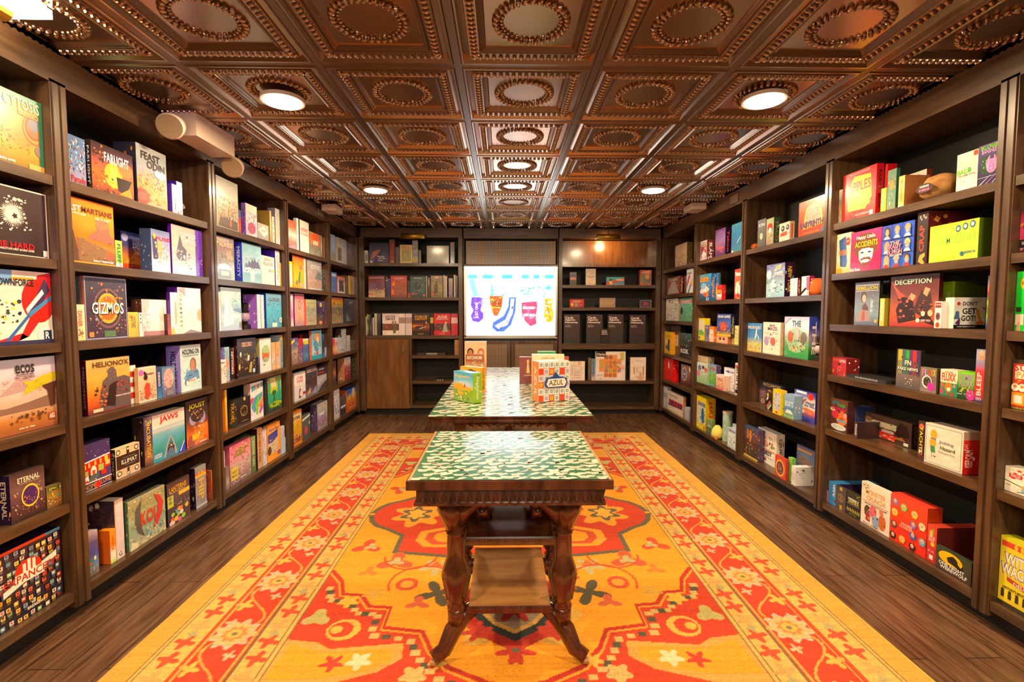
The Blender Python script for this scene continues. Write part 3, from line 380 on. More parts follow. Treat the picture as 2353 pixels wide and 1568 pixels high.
L3F|714 730 753 931|546|lilac floral box with bright side panel|g BBB CCB BBC A8B 978 A9A;m 5 5 95 96 110 8 A8C DDC 7AA 87A CCC 969;r 20 54 60 62 EEF
L3F|753 753 757 928|354|thin dark green box at the upright|g 353 232 343
L4A|762 762 771 538|9AB|pale blue box with grey rocks|g ABD 9BE 8BE 887 998
L4A|771 777 797 545|BA9|shiny silver white box|g BBB CCC CCD CCC;p 544 0,10 40,12 40,60 0,62;m 2 12 40 56 20 9 877 C98
L4A|798 798 814 556|668|dark violet wrapped box in the corner|g 547 437 658 766 655;r 28 50 64 72 863;m 5 5 95 46 50 9 766 544 877
L4B|762 762 775 625|36A|blue box with white lettering|g 58C 37B 36A 47B;m 5 5 95 50 30 9 BCD 8AD 69C;r 10 80 80 92 CDE
L4B|776 776 793 634|C34|red and white box with black picture|g C33 EEE DDE;r 20 10 84 80 322;m 16 8 90 84 50 9 433 C44 3AB CCC EDB
L4B|794 794 801 633|543|brown spine with white dots|g 643 754 643;m 20 10 80 95 16 14 DCB C55
L4B|801 804 816 634|DB3|tan box with orange flame|g CA8 BA8 CA7;e 45 48 22 36 A52;e 45 48 12 26 C73
L4C|763 763 789 683|544|yellow titled box with explorers picture|g C53 DA2 887 765 986 998;m 5 10 95 80 110 9 565 D73 BB7 544 CB6 7A6;r 15 5 85 9 C85
L4C|791 791 815 686|334|dark slate box with pale angular lines|g 556 445 445 334;m 10 5 90 60 30 7 467 578 79A;t 62 84 24 8 CDD 00;p 689 16,6 26,40 60,6
L4D|764 764 770 780|C33|red and yellow spine at near upright|g D34 D45 EB4 D34
L4D|771 771 776 778|DBC|white and pink spine|g EEE D78 EDD D68
L4D|776 776 785 777|BCD|pale blue and yellow speckled box|g CDD BCD CDD DC8;m 5 5 95 95 30 12 8AB DD9 A78
L4D|772 785 796 757|433|tall black and white angular box|g CCD BCC CCD CCE;m 5 5 95 95 40 16 334 EEF 99A
L4D|797 797 805 772|765|white spine with dark figure|g DDE CDD DCC;m 20 5 80 70 20 14 433 877
L4D|806 806 816 783|544|low brown box by the corner|g 766 655 766;m 5 5 95 95 20 12 988 544
L4E|764 764 773 831|433|charcoal box with orange glow|g 544 433 B75 444 334
L4E|776 792 806 824|A75|crimson and white box with tan side|g DDD EDD C77 A45 A35 934;m 5 5 95 95 80 10 C88 A34 EDD 844
L4E|808 808 816 825|132|black green dotted box|g 131 132 232;m 5 5 95 95 16 12 DED 5A7
L4F|766 766 781 900|DDE|white box with black standing figures|g EEF DDE DDE;m 10 20 90 84 40 12 433 766 CCD;r 0 0 100 8 CCC
L4F|783 783 795 915 i=-.0|445|dark grey box with light band|g 556 445 434;r 5 40 95 52 DDE
L4F|782 797 820 898|B52|blue and orange box with desert rocks and rider|g 26C 37C EA3 E73 D62 D52;e 70 74 16 24 EDB;p EC5 10,50 30,76 50,50;m 5 10 95 66 70 10 F93 C52 EDB 833 E62;t 50 12 60 8 CC8 SANTA
L4F|820 820 825 887|A52|thin wood coloured spine against the corner post|g B63 A52 A52
"""
BOXES_R = r"""
R1A|1591 1578 1551 556|542|tan stone textured box with honeycomb patterned side|g CA8 DB9 CA8 B97;m 5 5 95 60 60 12 A86 DCA 976 EDB
R1B|1570 1562 1533 634|622|red brown box with checkered board picture|g 733 844 844;p BAA 36,74 62,74 96,6 4,6;m 14 6 88 60 40 7 543 EDC;t 50 84 60 14 EDC CHESS;S CA8 CHESS
R1B|1576 1576 1572 634|532|thin dark spine between board game boxes|g 754 543
R1B|1592 1591 1577 614|DDD|white box with red and yellow diagonal stripes|g EEE DDE EED;p 47B 20,0 96,60 96,45 40,0;p C33 4,40 40,76 60,72 4,20;e 90 40 14 16 EC3;t 50 82 84 10 433 CONNECT
R1C|1562 1557 1530 685|B97|cream box with rainbow letters and paper people|g EED DDD CCC;r 20 80 36 96 D44;r 38 80 50 96 7B5;r 52 80 64 96 4A9;r 66 80 76 96 EC4;o 86 64 9 14 3 655;m 6 4 90 60 70 8 EC4 D56 7B6 69C EEE E95;t 48 88 56 12 FFF LIFE
R1C|1590 1590 1561 684|475|green box with white and red title band|g 6A9 6B9 6A8 596;r 8 76 98 92 DDD;r 8 78 98 90 B33;m 10 6 92 70 60 8 9CB 487 CDC 364;e 18 46 9 16 334;t 54 84 80 9 FFF MONOPOLY
R1D|1541 1541 1524 764|D92|yellow box with black figure cut out|g EC2 EB2 DA2;r 55 14 80 66 532;e 28 56 13 11 EED;e 40 30 22 10 46A;t 54 80 70 7 984 CATAN
R1D|1563 1563 1540 749|222|tall charcoal box with white paper label|g 444 333 333;r 22 30 78 68 DDD;r 26 32 74 66 BBB;t 50 56 36 8 666 SEVEN GIANTS;m 28 34 72 40 14 6 667
R1D|1589 1588 1563 768|322|black box with teal warriors and white title|g 466 344 223 222;m 8 34 96 96 80 9 387 A63 C54 9BB DC8 233;t 42 27 74 18 EEE RISK
R1E|1559 1546 1522 827|D11|glossy red box with white bottle shape|g D22 E22 D11;p EEE 48,56 46,74 50,90 54,90 58,74 62,56;m 60 50 95 80 14 7 EBB D66;m 5 74 40 96 14 7 D55;t 50 34 50 3 922 FAMILY GAME
R1E|1586 1586 1564 843|533|maroon box with gold rimmed purple oval|g 744 633 522;e 38 58 26 31 DC8;e 38 58 22 27 448;t 38 58 28 8 DDE TRIVIA;p EED 84,98 98,90 98,70 88,80
R1F|1542 1533 1519 892|99A|white box with diagonal grey script|g DDE CCD CCD;t 50 60 86 24 556 SEQUENCE;m 60 4 95 30 10 10 667
R1F|1576 1569 1534 914|A85|cream box with purple and red block title|g EDC EDC EDB;p 437 4,26 12,58 96,62 94,34;u 52 48 88 30 D44 SORRY!;t 36 84 56 10 A44 The Great;m 40 6 90 18 12 6 CB9;S A43 SORRY!
R1F|1583 1583 1572 941 i=-.01|99A|small silver game tin near the upright|g CCD BBC AAB;m 5 5 95 95 20 16 778 EEE A66
R2A|1641 1624 1606 551|733|boxy carton with white red and violet letter cubes|g EDD A33 936 EDE;f EDD 3;m 8 30 92 96 20 14 EEE A35 547 EEE;p EEE 20,30 50,50 96,30 50,8;u 50 86 60 16 EEE BOGGLE;S EEE SLAM
R2A|1679 1666 1643 522|213|purple box with coral script title|g 748 86A 869 537 426;o 56 74 24 18 3 97B;t 46 32 82 16 E54 Taboo;t 64 18 30 8 D65 BUZZ;S D43 Taboo
R2A|1706 1706 1680 508|368|plain ocean blue box|g 48A 37A 369 378;p BCD 50,30 84,50 84,53 50,33;r 4 2 18 8 EEE
R2B|1643 1633 1605 628|26A|blue and yellow box with pop up dice dome|g 4AD 48C 37B 234;p EEE 4,34 36,66 86,44 60,14;p D63 20,30 70,10 86,40 60,30;m 10 16 84 60 40 8 EEE 5A5 D53 EC4;e 36 56 22 12 9CD;r 6 72 80 88 EB3;t 44 80 72 13 C33 TROUBLE;t 30 94 40 5 EC4 POP O MATIC;r 60 0 88 12 7AD;S E83 TROUBLE
R2B|1654 1650 1643 627 i=.05|368|second blue spine behind the dice dome box|g 37A 46A EB3 37A
R2B|1667 1658 1647 655|C22|small red carton with yellow lettering|g C33 D43 EEE D44;r 10 40 90 80 C22;u 50 58 80 24 EC3 UNO;m 10 4 90 30 14 12 EEE 47A D43
R2B|1703 1703 1687 617|C22|tall red box with white dice and slanted lettering|g D32 E53 C32 C22;e 42 48 26 10 EDC;e 30 30 20 14 FED;e 78 30 24 16 FED;m 10 20 95 56 14 6 543;o 60 30 50 30 3 EB4;t 52 84 92 14 FFF Yahtzee
R2C|1631 1619 1599 732|DC2|yellow box with rabbit garden picture|g EC2 ED3;r 8 24 88 92 DDC;m 10 30 86 90 40 9 EEE B98 CBB 6A4;p 6B4 8,24 8,44 40,50 88,36 88,24;m 10 24 88 50 24 8 5A3 EEE C54;e 18 12 12 6 47B
R2C|1635 1628 1619 748 i=-.02|547|slim blue puzzle carton|g 77A 568 88A;m 10 10 90 60 20 14 EC4 CCD 457;t 50 84 60 8 EC4 HOP
R2C|1647 1640 1629 751 i=-.02|C62|orange and white small carton|g E83 E93 EDC EBA;e 50 66 40 14 EEE;t 50 66 50 8 C43 YUCK;m 10 6 90 40 14 12 EEE D75
R2C|1673 1672 1646 771|B64|low pink box with cartoon eyes under the blue box|g D86 EA8 EA8;e 34 50 9 16 433;e 66 50 9 16 433;e 50 26 20 8 FCB;m 4 60 96 98 14 10 C64
R2C|1688 1679 1647 722 z=.066|224|blue box with orange octopus standing on the low box|g 349 35A 46B 447 DB3;e 46 44 26 20 C54;o 46 44 28 22 6 A44;m 8 10 92 70 50 8 D75 5AC DB4 EDC 336;u 52 88 86 12 EEE BRAIN GAMES;r 0 0 100 8 DB3;V3 CC4 GAMES
R2C|1699 1698 1673 750|CC8|pale yellow green box with little crowd|g DD9 CC8 DD8;m 10 10 90 80 36 10 C55 E94 6A7 B7B EEC;t 46 80 60 10 C54 BUNNY
R2D|1640 1626 1601 822|987|beige box with dark green side logo|g BA8 CB9 BA8;t 46 74 80 12 765 CASTIS;S 354 SAGE
R2D|1625 1625 1601 838 i=-.03|7A8|mint box with bright round animal shapes|g CDD BDC 9C9 8B8;e 26 74 16 14 46B;e 84 70 14 12 D45;e 60 80 12 9 333;m 10 10 90 66 40 8 EEE D66 6A6 EC4 C8B;e 16 46 14 14 D5A
R2D|1656 1645 1625 842 i=-.01|547|green box with frog and red arched title|g 89C 8AB 6A5 5A3 696;e 46 40 26 18 7B3;m 10 20 90 60 30 10 6A3 363 AC5;u 50 82 80 14 D43 CLIP CUT;r 10 2 90 8 8AC
R2D|1664 1663 1645 865 i=-.04|DBA|small pink and cream cookie box|g EDD ECA DA8 D67;m 5 10 95 95 36 12 EEE D56 EB4 A64;t 50 70 80 20 B43 COOKIE
R2D|1688 1687 1663 852|779|white and blue box with people in a café|g DDE DDE CCC;m 6 10 94 66 60 10 A54 547 DCB E95 6AB;e 44 84 9 6 36B;t 56 84 76 8 557 BIG DIP
R2D|1697 1696 1688 836|DDD|tall white spine with black lettering|g EEE EED EEE;r 10 4 80 16 222;r 10 86 80 94 D43;V 333 BUILD
R2F|1643 1621 1590 917|CA1|large bright yellow box with blue dragon|g ED2 ED2 ED2;r 8 16 92 84 DDC;m 10 18 90 82 80 10 8B4 EB4 DDE 687 C97;p 36A 62,20 52,50 66,70 82,56 84,24;p 489 60,44 40,36 56,30;m 50 20 86 66 20 8 478 5AB;r 6 4 30 8 EEC;e 86 8 10 5 E73;t 54 78 76 12 558 DRAGON;S C32 HABA
R2F|1642 1636 1623 968 i=-.03|574|small dark green bag shaped carton|g 8A6 575 465;m 5 5 95 95 24 16 9B6 354 CDB;t 50 60 70 20 DDC GAZILLION
R2F|1690 1691 1671 992 i=-.03|9AB|small pale blue carton with grey figure|g BCD CDE BCD;r 10 12 90 84 DEE;m 20 14 80 70 26 12 79B 557 BCD;t 50 88 70 10 558 PENGUIN
R2F|1692 1692 1682 979 i=.03|9BC|pale blue carton behind the round tube|g BCD ACD
R3A|1759 1759 1740 501|333|grey card box with white lettering|g 778 666 555;e 46 40 18 12 CBA;r 20 68 90 69 999;t 50 80 70 12 DDD ION
R3A|1792 1777 1760 499|354|green and red box with cartoon mouths|g AB9 AA8 987;e 50 66 36 16 D43;e 50 56 20 10 EEE;m 10 10 90 50 24 12 EDC 433 C54;S A85 TACO
R3A|1825 1814 1790 508|CB9|white cube shaped box with cartoon face|g EDC EDD EDC;e 34 70 16 15 333;e 80 72 14 14 333;e 32 72 7 6 EEE;e 78 74 6 6 EEE;p D64 10,30 16,50 74,52 78,36;t 44 36 60 13 D42 PANDA;r 92 40 100 44 C44;S D54 -
R3A|1896 1896 1834 445|B42|orange red box with yellow castle maze|g D63 D53 D42;p FD4 16,20 28,76 40,84 80,90 94,24;p CBA 24,30 34,72 42,80 76,84 84,36;m 26 34 84 80 50 6 98B EDC 876 C75 DCB;k 70 76 9 6 4A6;u 50 32 84 17 748 LABYRINTH;t 50 92 34 7 EDB JUNIOR;t 50 8 60 3 EC7 THE A-MAZE-ING GAME;p 57B 84,2 98,22 98,2
R3B|1825 1802 1760 603|313|purple box with white bird heads and arched title|g 66A 778 9BC 8BC;e 14 70 14 14 DEE;e 40 34 14 20 EEE;m 5 4 95 50 60 9 DEE 6AB 457 CDD 544;p ED5 44,78 52,94 84,96 84,84;p EEE 34,60 44,74 90,76 94,62 60,66;t 66 88 34 9 433 KING;t 66 68 52 9 333 NEW YORK;m 5 60 95 96 14 7 335;S DB3 NEW YORK
R3B|1839 1832 1815 639|722|small pale shiny carton with hanger tab|g CDE DCD DDE EDD;m 10 10 90 60 16 14 BBD ACB;r 10 96 90 100 CCC;S EDC CUP
R3B|1870 1859 1841 634|925|white and magenta carton|g DDE DEE EEE EDE;p 925 66,30 60,96 100,96 100,20;p DA3 66,4 100,4 100,30;S EDD WEIRD
R3C|1753 1750 1713 744|237|blue box with white windmill and green town|g 38C 37B 48C CC6 DB5;p EEE 50,40 60,78 68,80 62,50;p EEE 60,70 82,48 78,44;m 5 4 95 34 60 8 EDC D66 7B4 EEE A8C;t 48 85 86 11 EEE MACHI KORO;V3 EEE MACHI KORO
R3C|1800 1792 1752 742|DB9|cream box with purple and brown adventurers|g EDC EDC EED;m 10 12 90 70 40 11 A54 86A C85 B76 D98;e 22 40 14 14 A9C;e 60 40 14 13 B65;t 55 90 30 7 644 MAGIC;t 56 80 54 11 644 MAZE
R3C|1881 1857 1801 729|253|large green box with pale sky and animal band|g BBE DEF CDE 9B9 6A6 4A5 395;e 50 42 40 30 9C9;m 14 16 86 62 90 9 C63 654 877 549 B44 DB5 876 EDC;e 26 52 11 13 C52;e 56 58 8 16 BBB;e 80 50 12 14 765;r 30 74 66 94 DEF;u 50 84 34 14 369 THE;p BBD 0,98 0,80 14,90 30,98;r 50 0 52 1 000;o 9 8 6 4 1 BDB;SG 34A 34A 98A 373 253;S2 EDD THE
R3D|1800 1797 1740 887 i=.12|445|dark navy box with stripe and quilt picture, at the back|g 334 445 968 668;m 4 4 96 70 60 12 D84 567 DB5 A66 557 8AA;t 56 86 78 16 EDB PATCHWORK
R3D|1760 1759 1746 915 i=.02|543|small brown box with round pale logo|g 654 643 543;o 50 62 30 20 5 DCC;t 50 62 40 6 EDD TEA
R3D|1776 1775 1759 905 i=.0|333|black box with rainbow diagonal stripes|g 433 222 222;p EEE 10,60 30,76 40,70 16,50;p D54 10,20 60,56 70,50 14,10;p 5AB 20,12 74,48 80,42 30,6;p EB4 30,6 80,38 86,32 40,0;k 30 84 16 12 EC3
R3D|1807 1794 1775 899 i=-.02|DC2|yellow carton with winter scene|g EC2 EC2;r 12 16 88 86 BCD;m 14 18 86 84 40 12 EEE D66 57A 987;e 50 8 16 4 C43
R3D|1802 1802 1796 908 i=.02|887|grey sliver box between cartons|g 99A BBB 9A8
R3D|1824 1824 1801 911 i=-.01|79B|blue carton with paper boat and green base|g 9BD 7AD 58B 8B6;t 50 60 80 24 DEE BOATS;p EEE 14,20 30,36 70,34 90,20;m 5 2 95 30 14 10 D73 8C5 EEE
R3D|1876 1872 1824 911|23A|blue and white box with wavy red and blue lettering|g 34A 45B EDC EED EDD D63 34A 23A;r 10 90 60 98 EEE;e 78 86 14 12 D32;p E73 0,40 20,48 40,40 60,46 98,40 98,30 60,34 20,34 0,28;t 30 66 44 28 C33 Silly;t 74 62 46 26 34A Street;e 40 32 14 7 EDD
R3F|1756 1741 1702 991|435|dark purple box with fire lit street crowd|g 457 546 533 443 332;m 5 5 95 96 100 9 C73 557 D94 743 966 433 EB5;r 0 0 100 6 DB5;r 20 60 34 90 B73;r 40 60 54 90 C84
R3F|1802 1783 1740 1008|EDC|large white box with strawberries and chocolate title|g EEE EED EED EEE;m 12 48 90 82 60 11 743 532 DC9 6A6 C64 EDC;e 40 60 16 10 D98;r 10 40 92 44 D85;u 46 32 60 14 556 QUEST;e 22 36 10 9 46A;t 54 20 56 3 877 FOOD CHAIN ISLAND;e 44 12 6 4 A43;S 644 QUEST
R3F|1810 1805 1780 1057 i=-.03|A32|small red box with round dark portrait|g C43 D54 C43;e 48 46 40 40 EB4;e 48 46 32 32 744;m 24 20 72 74 40 10 A65 C87 543 DA8
R3F|1828 1819 1810 1055|6A4|bright green carton with white emblem|g 8C5 7B4 8B5;m 10 30 90 80 16 16 EEE 353 BD8
R3F|1829 1828 1818 1075 i=-.02|DDD|little white card box|g EEE CCC EEE;m 10 10 90 70 10 14 555 999
R3F|1873 1870 1829 1056|348|blue box with rays and orange bubble title|g 559 68B 57B 558 436;k 50 50 56 48 79C;e 50 50 20 16 8AD;r 4 84 84 90 DA4;u 48 62 70 13 D94 WITS &;u 50 50 84 13 D94 WAGERS;p C44 24,36 76,32 76,40 24,43;r 0 24 100 25 DDE;m 0 0 100 18 40 8 335 223 446
R4A|2027 2011 1935 375|B12|big red box with yellow and green bubble lettering|g C23 D33 E32 E22;p DC2 18,20 14,62 34,90 84,86 88,40 70,18;t 50 68 70 20 C22 APPLES;t 44 51 10 6 EEE TO;t 50 35 70 20 6B3 APPLES;t 48 16 34 6 222 PARTY BOX;m 2 2 46 12 22 7 622 433;t 62 9 40 4 FCC CRAZY COMPARISONS;r 84 3 94 12 EEE;t 50 95 60 4 FBB THE AWARD WINNING;S 322 PARTY BOX
R4A|1935 1934 1926 435|665|narrow box with brown figures behind the red box|g EDC 876 A86 987;m 5 5 95 95 30 16 533 EDC B64 7A8
R4A|2036 2035 2023 431|DC2|thin yellow and teal box with sideways lettering|g AC3 BD4 CD4;r 50 0 100 100 EE4;V 399 moment
R4A|2057 2036 2030 376 i=.05|B12|upper part of a second red box at the back|g C22 D32
R4A|2060 2057 2037 386|365|green shrink wrapped tube like box with orange emblem|g 687 576 587 786;m 10 10 90 90 40 12 9B9 D84 465 BCB;e 54 62 26 12 D83
R4A|2077 2077 2063 402|B74|narrow tan box with small sideways lettering|g EB6 EC8 DA5 DB6;V B64 RACCOON BANDITS;r 0 0 100 6 EEE
R4A|2140 2126 2075 367|832|desert orange box with cowboy in red hat|g DCB CBC DBB EB5 E93 C83;p E93 0,0 0,56 16,50 20,30;p E93 100,0 100,60 84,50 78,20;p 654 20,10 40,40 60,40 84,16;e 34 58 24 8 844;e 36 63 13 9 744;e 36 52 10 8 A75;p 876 24,20 36,46 56,40 70,14;m 10 5 90 40 30 7 B84 876 EC5;r 12 6 90 15 333;m 16 7 86 14 14 5 EEE C64;t 50 86 40 14 C22 BANG!
R4A|2247 2245 2196 341|DCA|cream box with bold green and white title|g EDC EDB EDC EDC;m 6 6 94 96 60 4 D84 B43 864 CA5;t 30 51 52 13 6B2 BAD;t 76 53 46 13 EEE MOJI;e 62 53 8 7 5A2;t 50 41 80 4 754 THIS GAME IN THE;r 80 86 98 98 B43
R4A|2298 2297 2245 320|537|violet box with pink pixel figure and neon grid|g 547 437 325 324;r 14 28 98 72 242;e 62 50 26 22 E8C;m 44 34 80 68 26 7 A47 EBD 537 C6A;r 54 62 70 72 336;m 14 30 40 70 12 6 6C3;r 0 20 100 21 ACD;p ACD 0,0 60,24 62,24 8,0;p C7C 30,0 90,26 92,26 36,0;p ACD 60,0 98,18 98,16 64,0;t 54 92 82 10 7C3 BILLIONAIRE;t 50 82 66 10 C9C BANSHEE
R4B|1956 1953 1915 533|DB6|cream box with blue torn ticket|g EDC EDB EDB DB3;p 358 16,84 64,92 78,26 72,14 30,18;p 46A 24,80 62,86 74,24 34,20;e 80 78 17 10 D43;t 80 79 22 4 FDD MOVIE;r 4 0 96 12 DA3;L 46 52 60 13 E93 BLOCKBUSTER
R4B|2024 2023 1953 521|C25|hot pink box with curly haired bearded man face|g D37 E26 E15 E15;e 50 62 40 32 742;p 742 22,60 30,20 46,8 66,20 84,60;p EEE 28,50 30,30 40,18 62,18 74,32 76,52 60,56 40,56;p 742 34,30 44,34 64,34 70,30 62,16 42,16;e 51 25 14 4 EEE;e 40 46 6 2 422;e 64 46 6 2 422;p DBA 50,46 48,36 56,36;t 50 83 62 11 EEE Happy Little;t 52 67 74 14 CC2 ACCIDENTS;t 18 6 34 8 FEE Bob Ross
R4B|2104 2098 2024 505|433|blue nine panel box with nine head portraits|g 35C 35C 36C;F 3 3 C96 B86 432 DB9 643 C85 532 DC6;u 46 56 30 9 DAB THE;u 44 48 46 11 E8A BRADY;u 46 36 46 12 E8A BUNCH;t 50 28 38 4 EDD PARTY GAME
R4B|2240 2129 2104 477|622|tall black spine with red and white letters and orange red side|g 433 333 333 322;m 20 84 90 96 8 14 EED D84;L 46 50 46 50 D43 CRAP;p E94 20,6 34,18 80,22 84,16 60,10 84,2 60,0
R4B|2280 2247 2134 500|572|lime green box with faint giant lettering|g AC3 AD4 AD4 AD4 BD4;f DC3 1;t 14 84 24 16 9C4 THE;t 48 58 90 24 9C4 CHAMELEON;e 60 82 5 9 368;e 60 82 3 5 ACA;e 74 85 5 9 368;e 74 85 3 5 EED;e 88 88 5 9 368;e 88 88 3 5 EED;r 12 4 54 16 CD3;e 70 16 4 6 368;t 85 19 20 6 547 BLEND IN
R4C|2022 2018 1962 646|222|slate box with yellow title and woman in jacket|g 556 667 789 79A 557;p 644 30,20 34,46 46,52 58,40 56,18;e 38 66 12 14 543;e 40 62 8 9 DA9;p 988 6,8 10,26 30,36 60,34 70,10;p A54 30,12 36,34 44,34 46,12;p ABC 66,30 68,60 78,58 76,30;m 70 20 96 70 20 8 89A 678;e 90 10 6 4 EA3;r 4 92 96 93 EDD;r 4 79 96 80 EDD;t 50 86 88 8 DB2 REBELLION
R4C|2043 2031 2020 686 i=-.01|A93|small yellow card box below the black box|g DC6 EB5 DB5;V FED KINGS
R4C|2043 2040 2024 645 i=.06|222|black box with yellow letters tucked behind|g 333 222;t 50 60 80 20 CB3 ON
R4C|2158 2154 2043 622|311|wide dark red smoky box with reaching hands|g 433 633 744 A53 C53 933;p 322 14,34 26,60 50,52 58,14 20,6;p 433 50,30 66,70 84,66 90,40 70,20;p D54 2,90 20,70 34,60 20,56;p E97 40,56 46,66 56,60 50,50;p E97 70,64 74,76 84,72 78,58;m 10 10 96 56 50 8 B43 D65 522 843 322;p 322 60,14 96,4 80,30;e 72 26 4 5 DCB;e 86 27 5 6 DB9;e 62 13 4 4 EED;t 78 13 20 4 EDD GREY FOX;t 48 88 76 10 ACB DECEPTION
R4C|2163 2162 2146 693 i=-.04|DDD|small white box with red round portraits|g EEE EED EDD;r 6 88 94 96 C43;r 6 76 94 86 844;e 50 44 34 15 A43;e 50 44 22 10 446;e 50 12 30 10 B43
R4C|2264 2190 2160 643|561|tall lime spine of an olive box|g 9C1 AC1 9C2;L 48 60 50 34 DEA Dictitious
R4C|2190 2262 2268 684 P=2190,2262|EDC|white box with bold black slanted title and dancers|g EEE EED EEE;r 0 0 100 12 222;e 14 80 6 6 D43;p 57A 0,30 6,56 16,56 18,30;p 537 4,16 20,36 20,10;p D43 84,70 98,66 98,58 90,66;p EA3 68,66 78,62 84,40 92,20 84,16 74,40;e 84 18 14 6 E83;t 50 80 46 13 222 DON'T;t 48 56 44 19 222 GET;t 46 33 46 18 222 GOT!;t 40 6 58 4 EEE A SECRET MISSIONS PARTY GAME
R4C|2276 2275 2264 633|222|black comic box edge against the upright|g 322 68A C76 322 AB4 363 8B3 46A 322
R4D|1974 1944 1905 825|722|stout maroon box with orange and white lettering|g A34 B34 A33;t 28 86 46 14 E62 EXPLODING;t 74 82 40 14 EDD KITTENS;e 50 64 9 6 322;m 30 20 66 52 14 6 EDD;e 10 22 7 8 D73;p E83 84,4 88,24 94,4
R4D|2057 2037 1944 880 D=.22|333|flat black game box lying down|g 333 333;t 52 50 56 40 CCC CHRONICLE
R4D|2118 2113 2058 807 |222|glossy dark box with coloured vertical stripes|g 444 443 766 555;r 6 36 24 100 884;r 24 36 40 100 467;r 40 36 54 100 464;r 54 36 68 100 637;r 68 36 84 100 844;r 84 36 98 100 436;r 6 70 24 98 BA3;r 40 70 54 98 3A3;r 68 70 84 98 C33;m 2 36 98 80 30 10 555 544;u 50 50 84 8 EED FAKE NEWS;t 50 66 26 12 EED FN;m 40 8 70 28 12 8 CCB AA9
R4D|2159 2151 2113 848|543|grey card box with rainbow letters|g 776 766 877;e 42 42 30 26 EED;e 44 42 24 21 433;m 24 24 64 60 24 8 BBA 776;e 68 24 22 16 E3A;t 20 80 18 26 D7A F;t 40 80 18 26 AAD L;t 56 80 16 26 D43 U;t 72 80 16 26 E93 X;t 88 80 16 26 EC3 X;S DB4 FLUXX
R4D|2199 2199 2159 853|C75|teal and cream card box with orange shapes|g EDC EDC 498 387 386;r 4 50 96 94 FDB;r 0 0 100 50 286;e 50 34 22 18 D72;e 52 26 10 8 FDC;e 14 40 9 10 D63;e 12 16 10 12 C46;e 84 40 7 7 D89;e 74 8 10 9 A43;p B43 36,10 44,16 60,10 48,2;t 50 72 80 30 C42 FLUXX;t 50 91 50 5 B53 ANATOMY
R4D|2238 2238 2199 858|363|green card box with violet outlined letters|g 7C2 6B3 353 142;e 78 18 26 20 E39;m 10 12 90 44 20 12 BC5 DB4 6A5;t 50 80 82 22 A8B ZOMBIE;t 52 57 78 22 B9B FLUXX;r 0 16 30 18 DDD
R4D|2267 2259 2238 804|B22|slim box with blue top and red band lettering|g 9AD AAC 88B D33 D33 D32 C32 448;e 60 88 34 10 C97;e 60 93 28 6 DB9;L 46 34 50 44 FEE BLEEP;t 50 6 60 5 EEE GO;S EEE YOURSELF
R4E|1964 1946 1905 925|422|brown box with donuts on a plate and colourful title|g 643 533 532;e 50 12 44 10 DDD;e 50 13 34 6 BCC;e 68 40 32 20 D73;e 68 38 12 8 A53;r 42 30 92 36 5AC;e 30 52 22 14 C35;e 14 66 16 6 CB8;e 70 62 10 6 D63;e 88 54 10 8 E9A;t 30 88 36 12 38A go;t 66 84 42 12 4A5 nuts;t 50 72 82 12 C26 donuts
R4E|2006 1965 1945 942|236|blue spine with white lettering and orange foot|g 66B 57B 58C 8AC DA4 E92;L 46 56 50 60 EEE Boat for Boot
R4E|1971 1970 1962 972 i=-.02|322|short dark box wedged in front|g 433 444 533;V EDD FOOD
R4E|2110 2094 1971 989|322|long dark box with banquet painting picture|g 543 544 533 433;r 14 46 74 74 DDB;r 16 44 72 50 532;m 5 20 95 80 70 6 443 654 B75 CA3 864 322 A75;p D32 36,10 44,36 76,30 72,6;r 48 34 70 46 DCC;m 42 8 70 26 30 4 DCC EED;p 432 4,12 20,60 30,40 30,14;e 22 74 7 10 A75;p 322 72,40 80,90 92,80 96,40 80,30;p A73 70,20 84,34 92,20;r 88 4 96 16 DDC;S 765 COUP
R4E|2125 2122 2107 971|222|narrow black spine with yellow title|g 433 322 322 533;e 50 86 40 8 C64;V4 DC3 YACHTS;m 20 4 84 26 10 14 EED D64
R4E|2250 2211 2123 994|B98|cream box with two cartoon stick people|g EDC EDC EDC;o 50 50 96 96 0 000;r 4 3 96 4 777;r 4 95 96 96 777;r 3 4 4 96 777;r 95 4 96 96 777;e 24 76 9 11 EA3;e 24 76 9 11 EA3;p 778 16,66 30,66 30,56 18,56;e 22 54 9 9 EA3;p 485 16,46 28,46 30,30 18,30;p 333 20,30 21,18 22,18 21,30;p 333 27,30 27,22 32,22 32,20 26,20;t 58 60 38 9 778 Joking;t 62 47 38 9 364 Hazard;t 60 36 42 6 999 Enlarged box
R4E|2212 2247 2250 1013 P=2212,2247|C22|bright red box with sideways white slogan|g D32 C22 C22;L 34 46 50 50 FDD KEEP CALM;e 66 46 8 6 FDD;L 10 80 30 20 FBB PLAY
R4F|1902 1902 1883 1129|B46|small pink card box with grey figure|g C68 D79 C67;m 10 10 90 80 20 14 967 EBC 645 D9A;t 50 80 60 14 ECC DATE
R4F|1921 1920 1903 1114 D=.28|324|blue fronted box with hot pink top|g 38C 38C 38C;L 72 66 30 50 EEE FLASH;p 433 76,20 98,30 98,14
R4F|1945 1943 1920 1127|333|black box with gold emblem straps|g 444 544 544;r 36 84 62 100 B93;r 40 0 64 20 B93;o 50 52 30 18 3 A85;o 50 52 20 12 2 A85;t 50 52 18 14 A85 S
R4F|1979 1977 1944 1143|222|black box with yellow people icons|g 332 222 222;t 50 68 76 11 EED MISERY;t 52 57 72 11 DC2 INDEX;r 4 47 90 48 CCB;P 12 16 DC3;t 50 8 50 5 A93 PARTY GAME;m 70 84 98 96 10 8 CB4
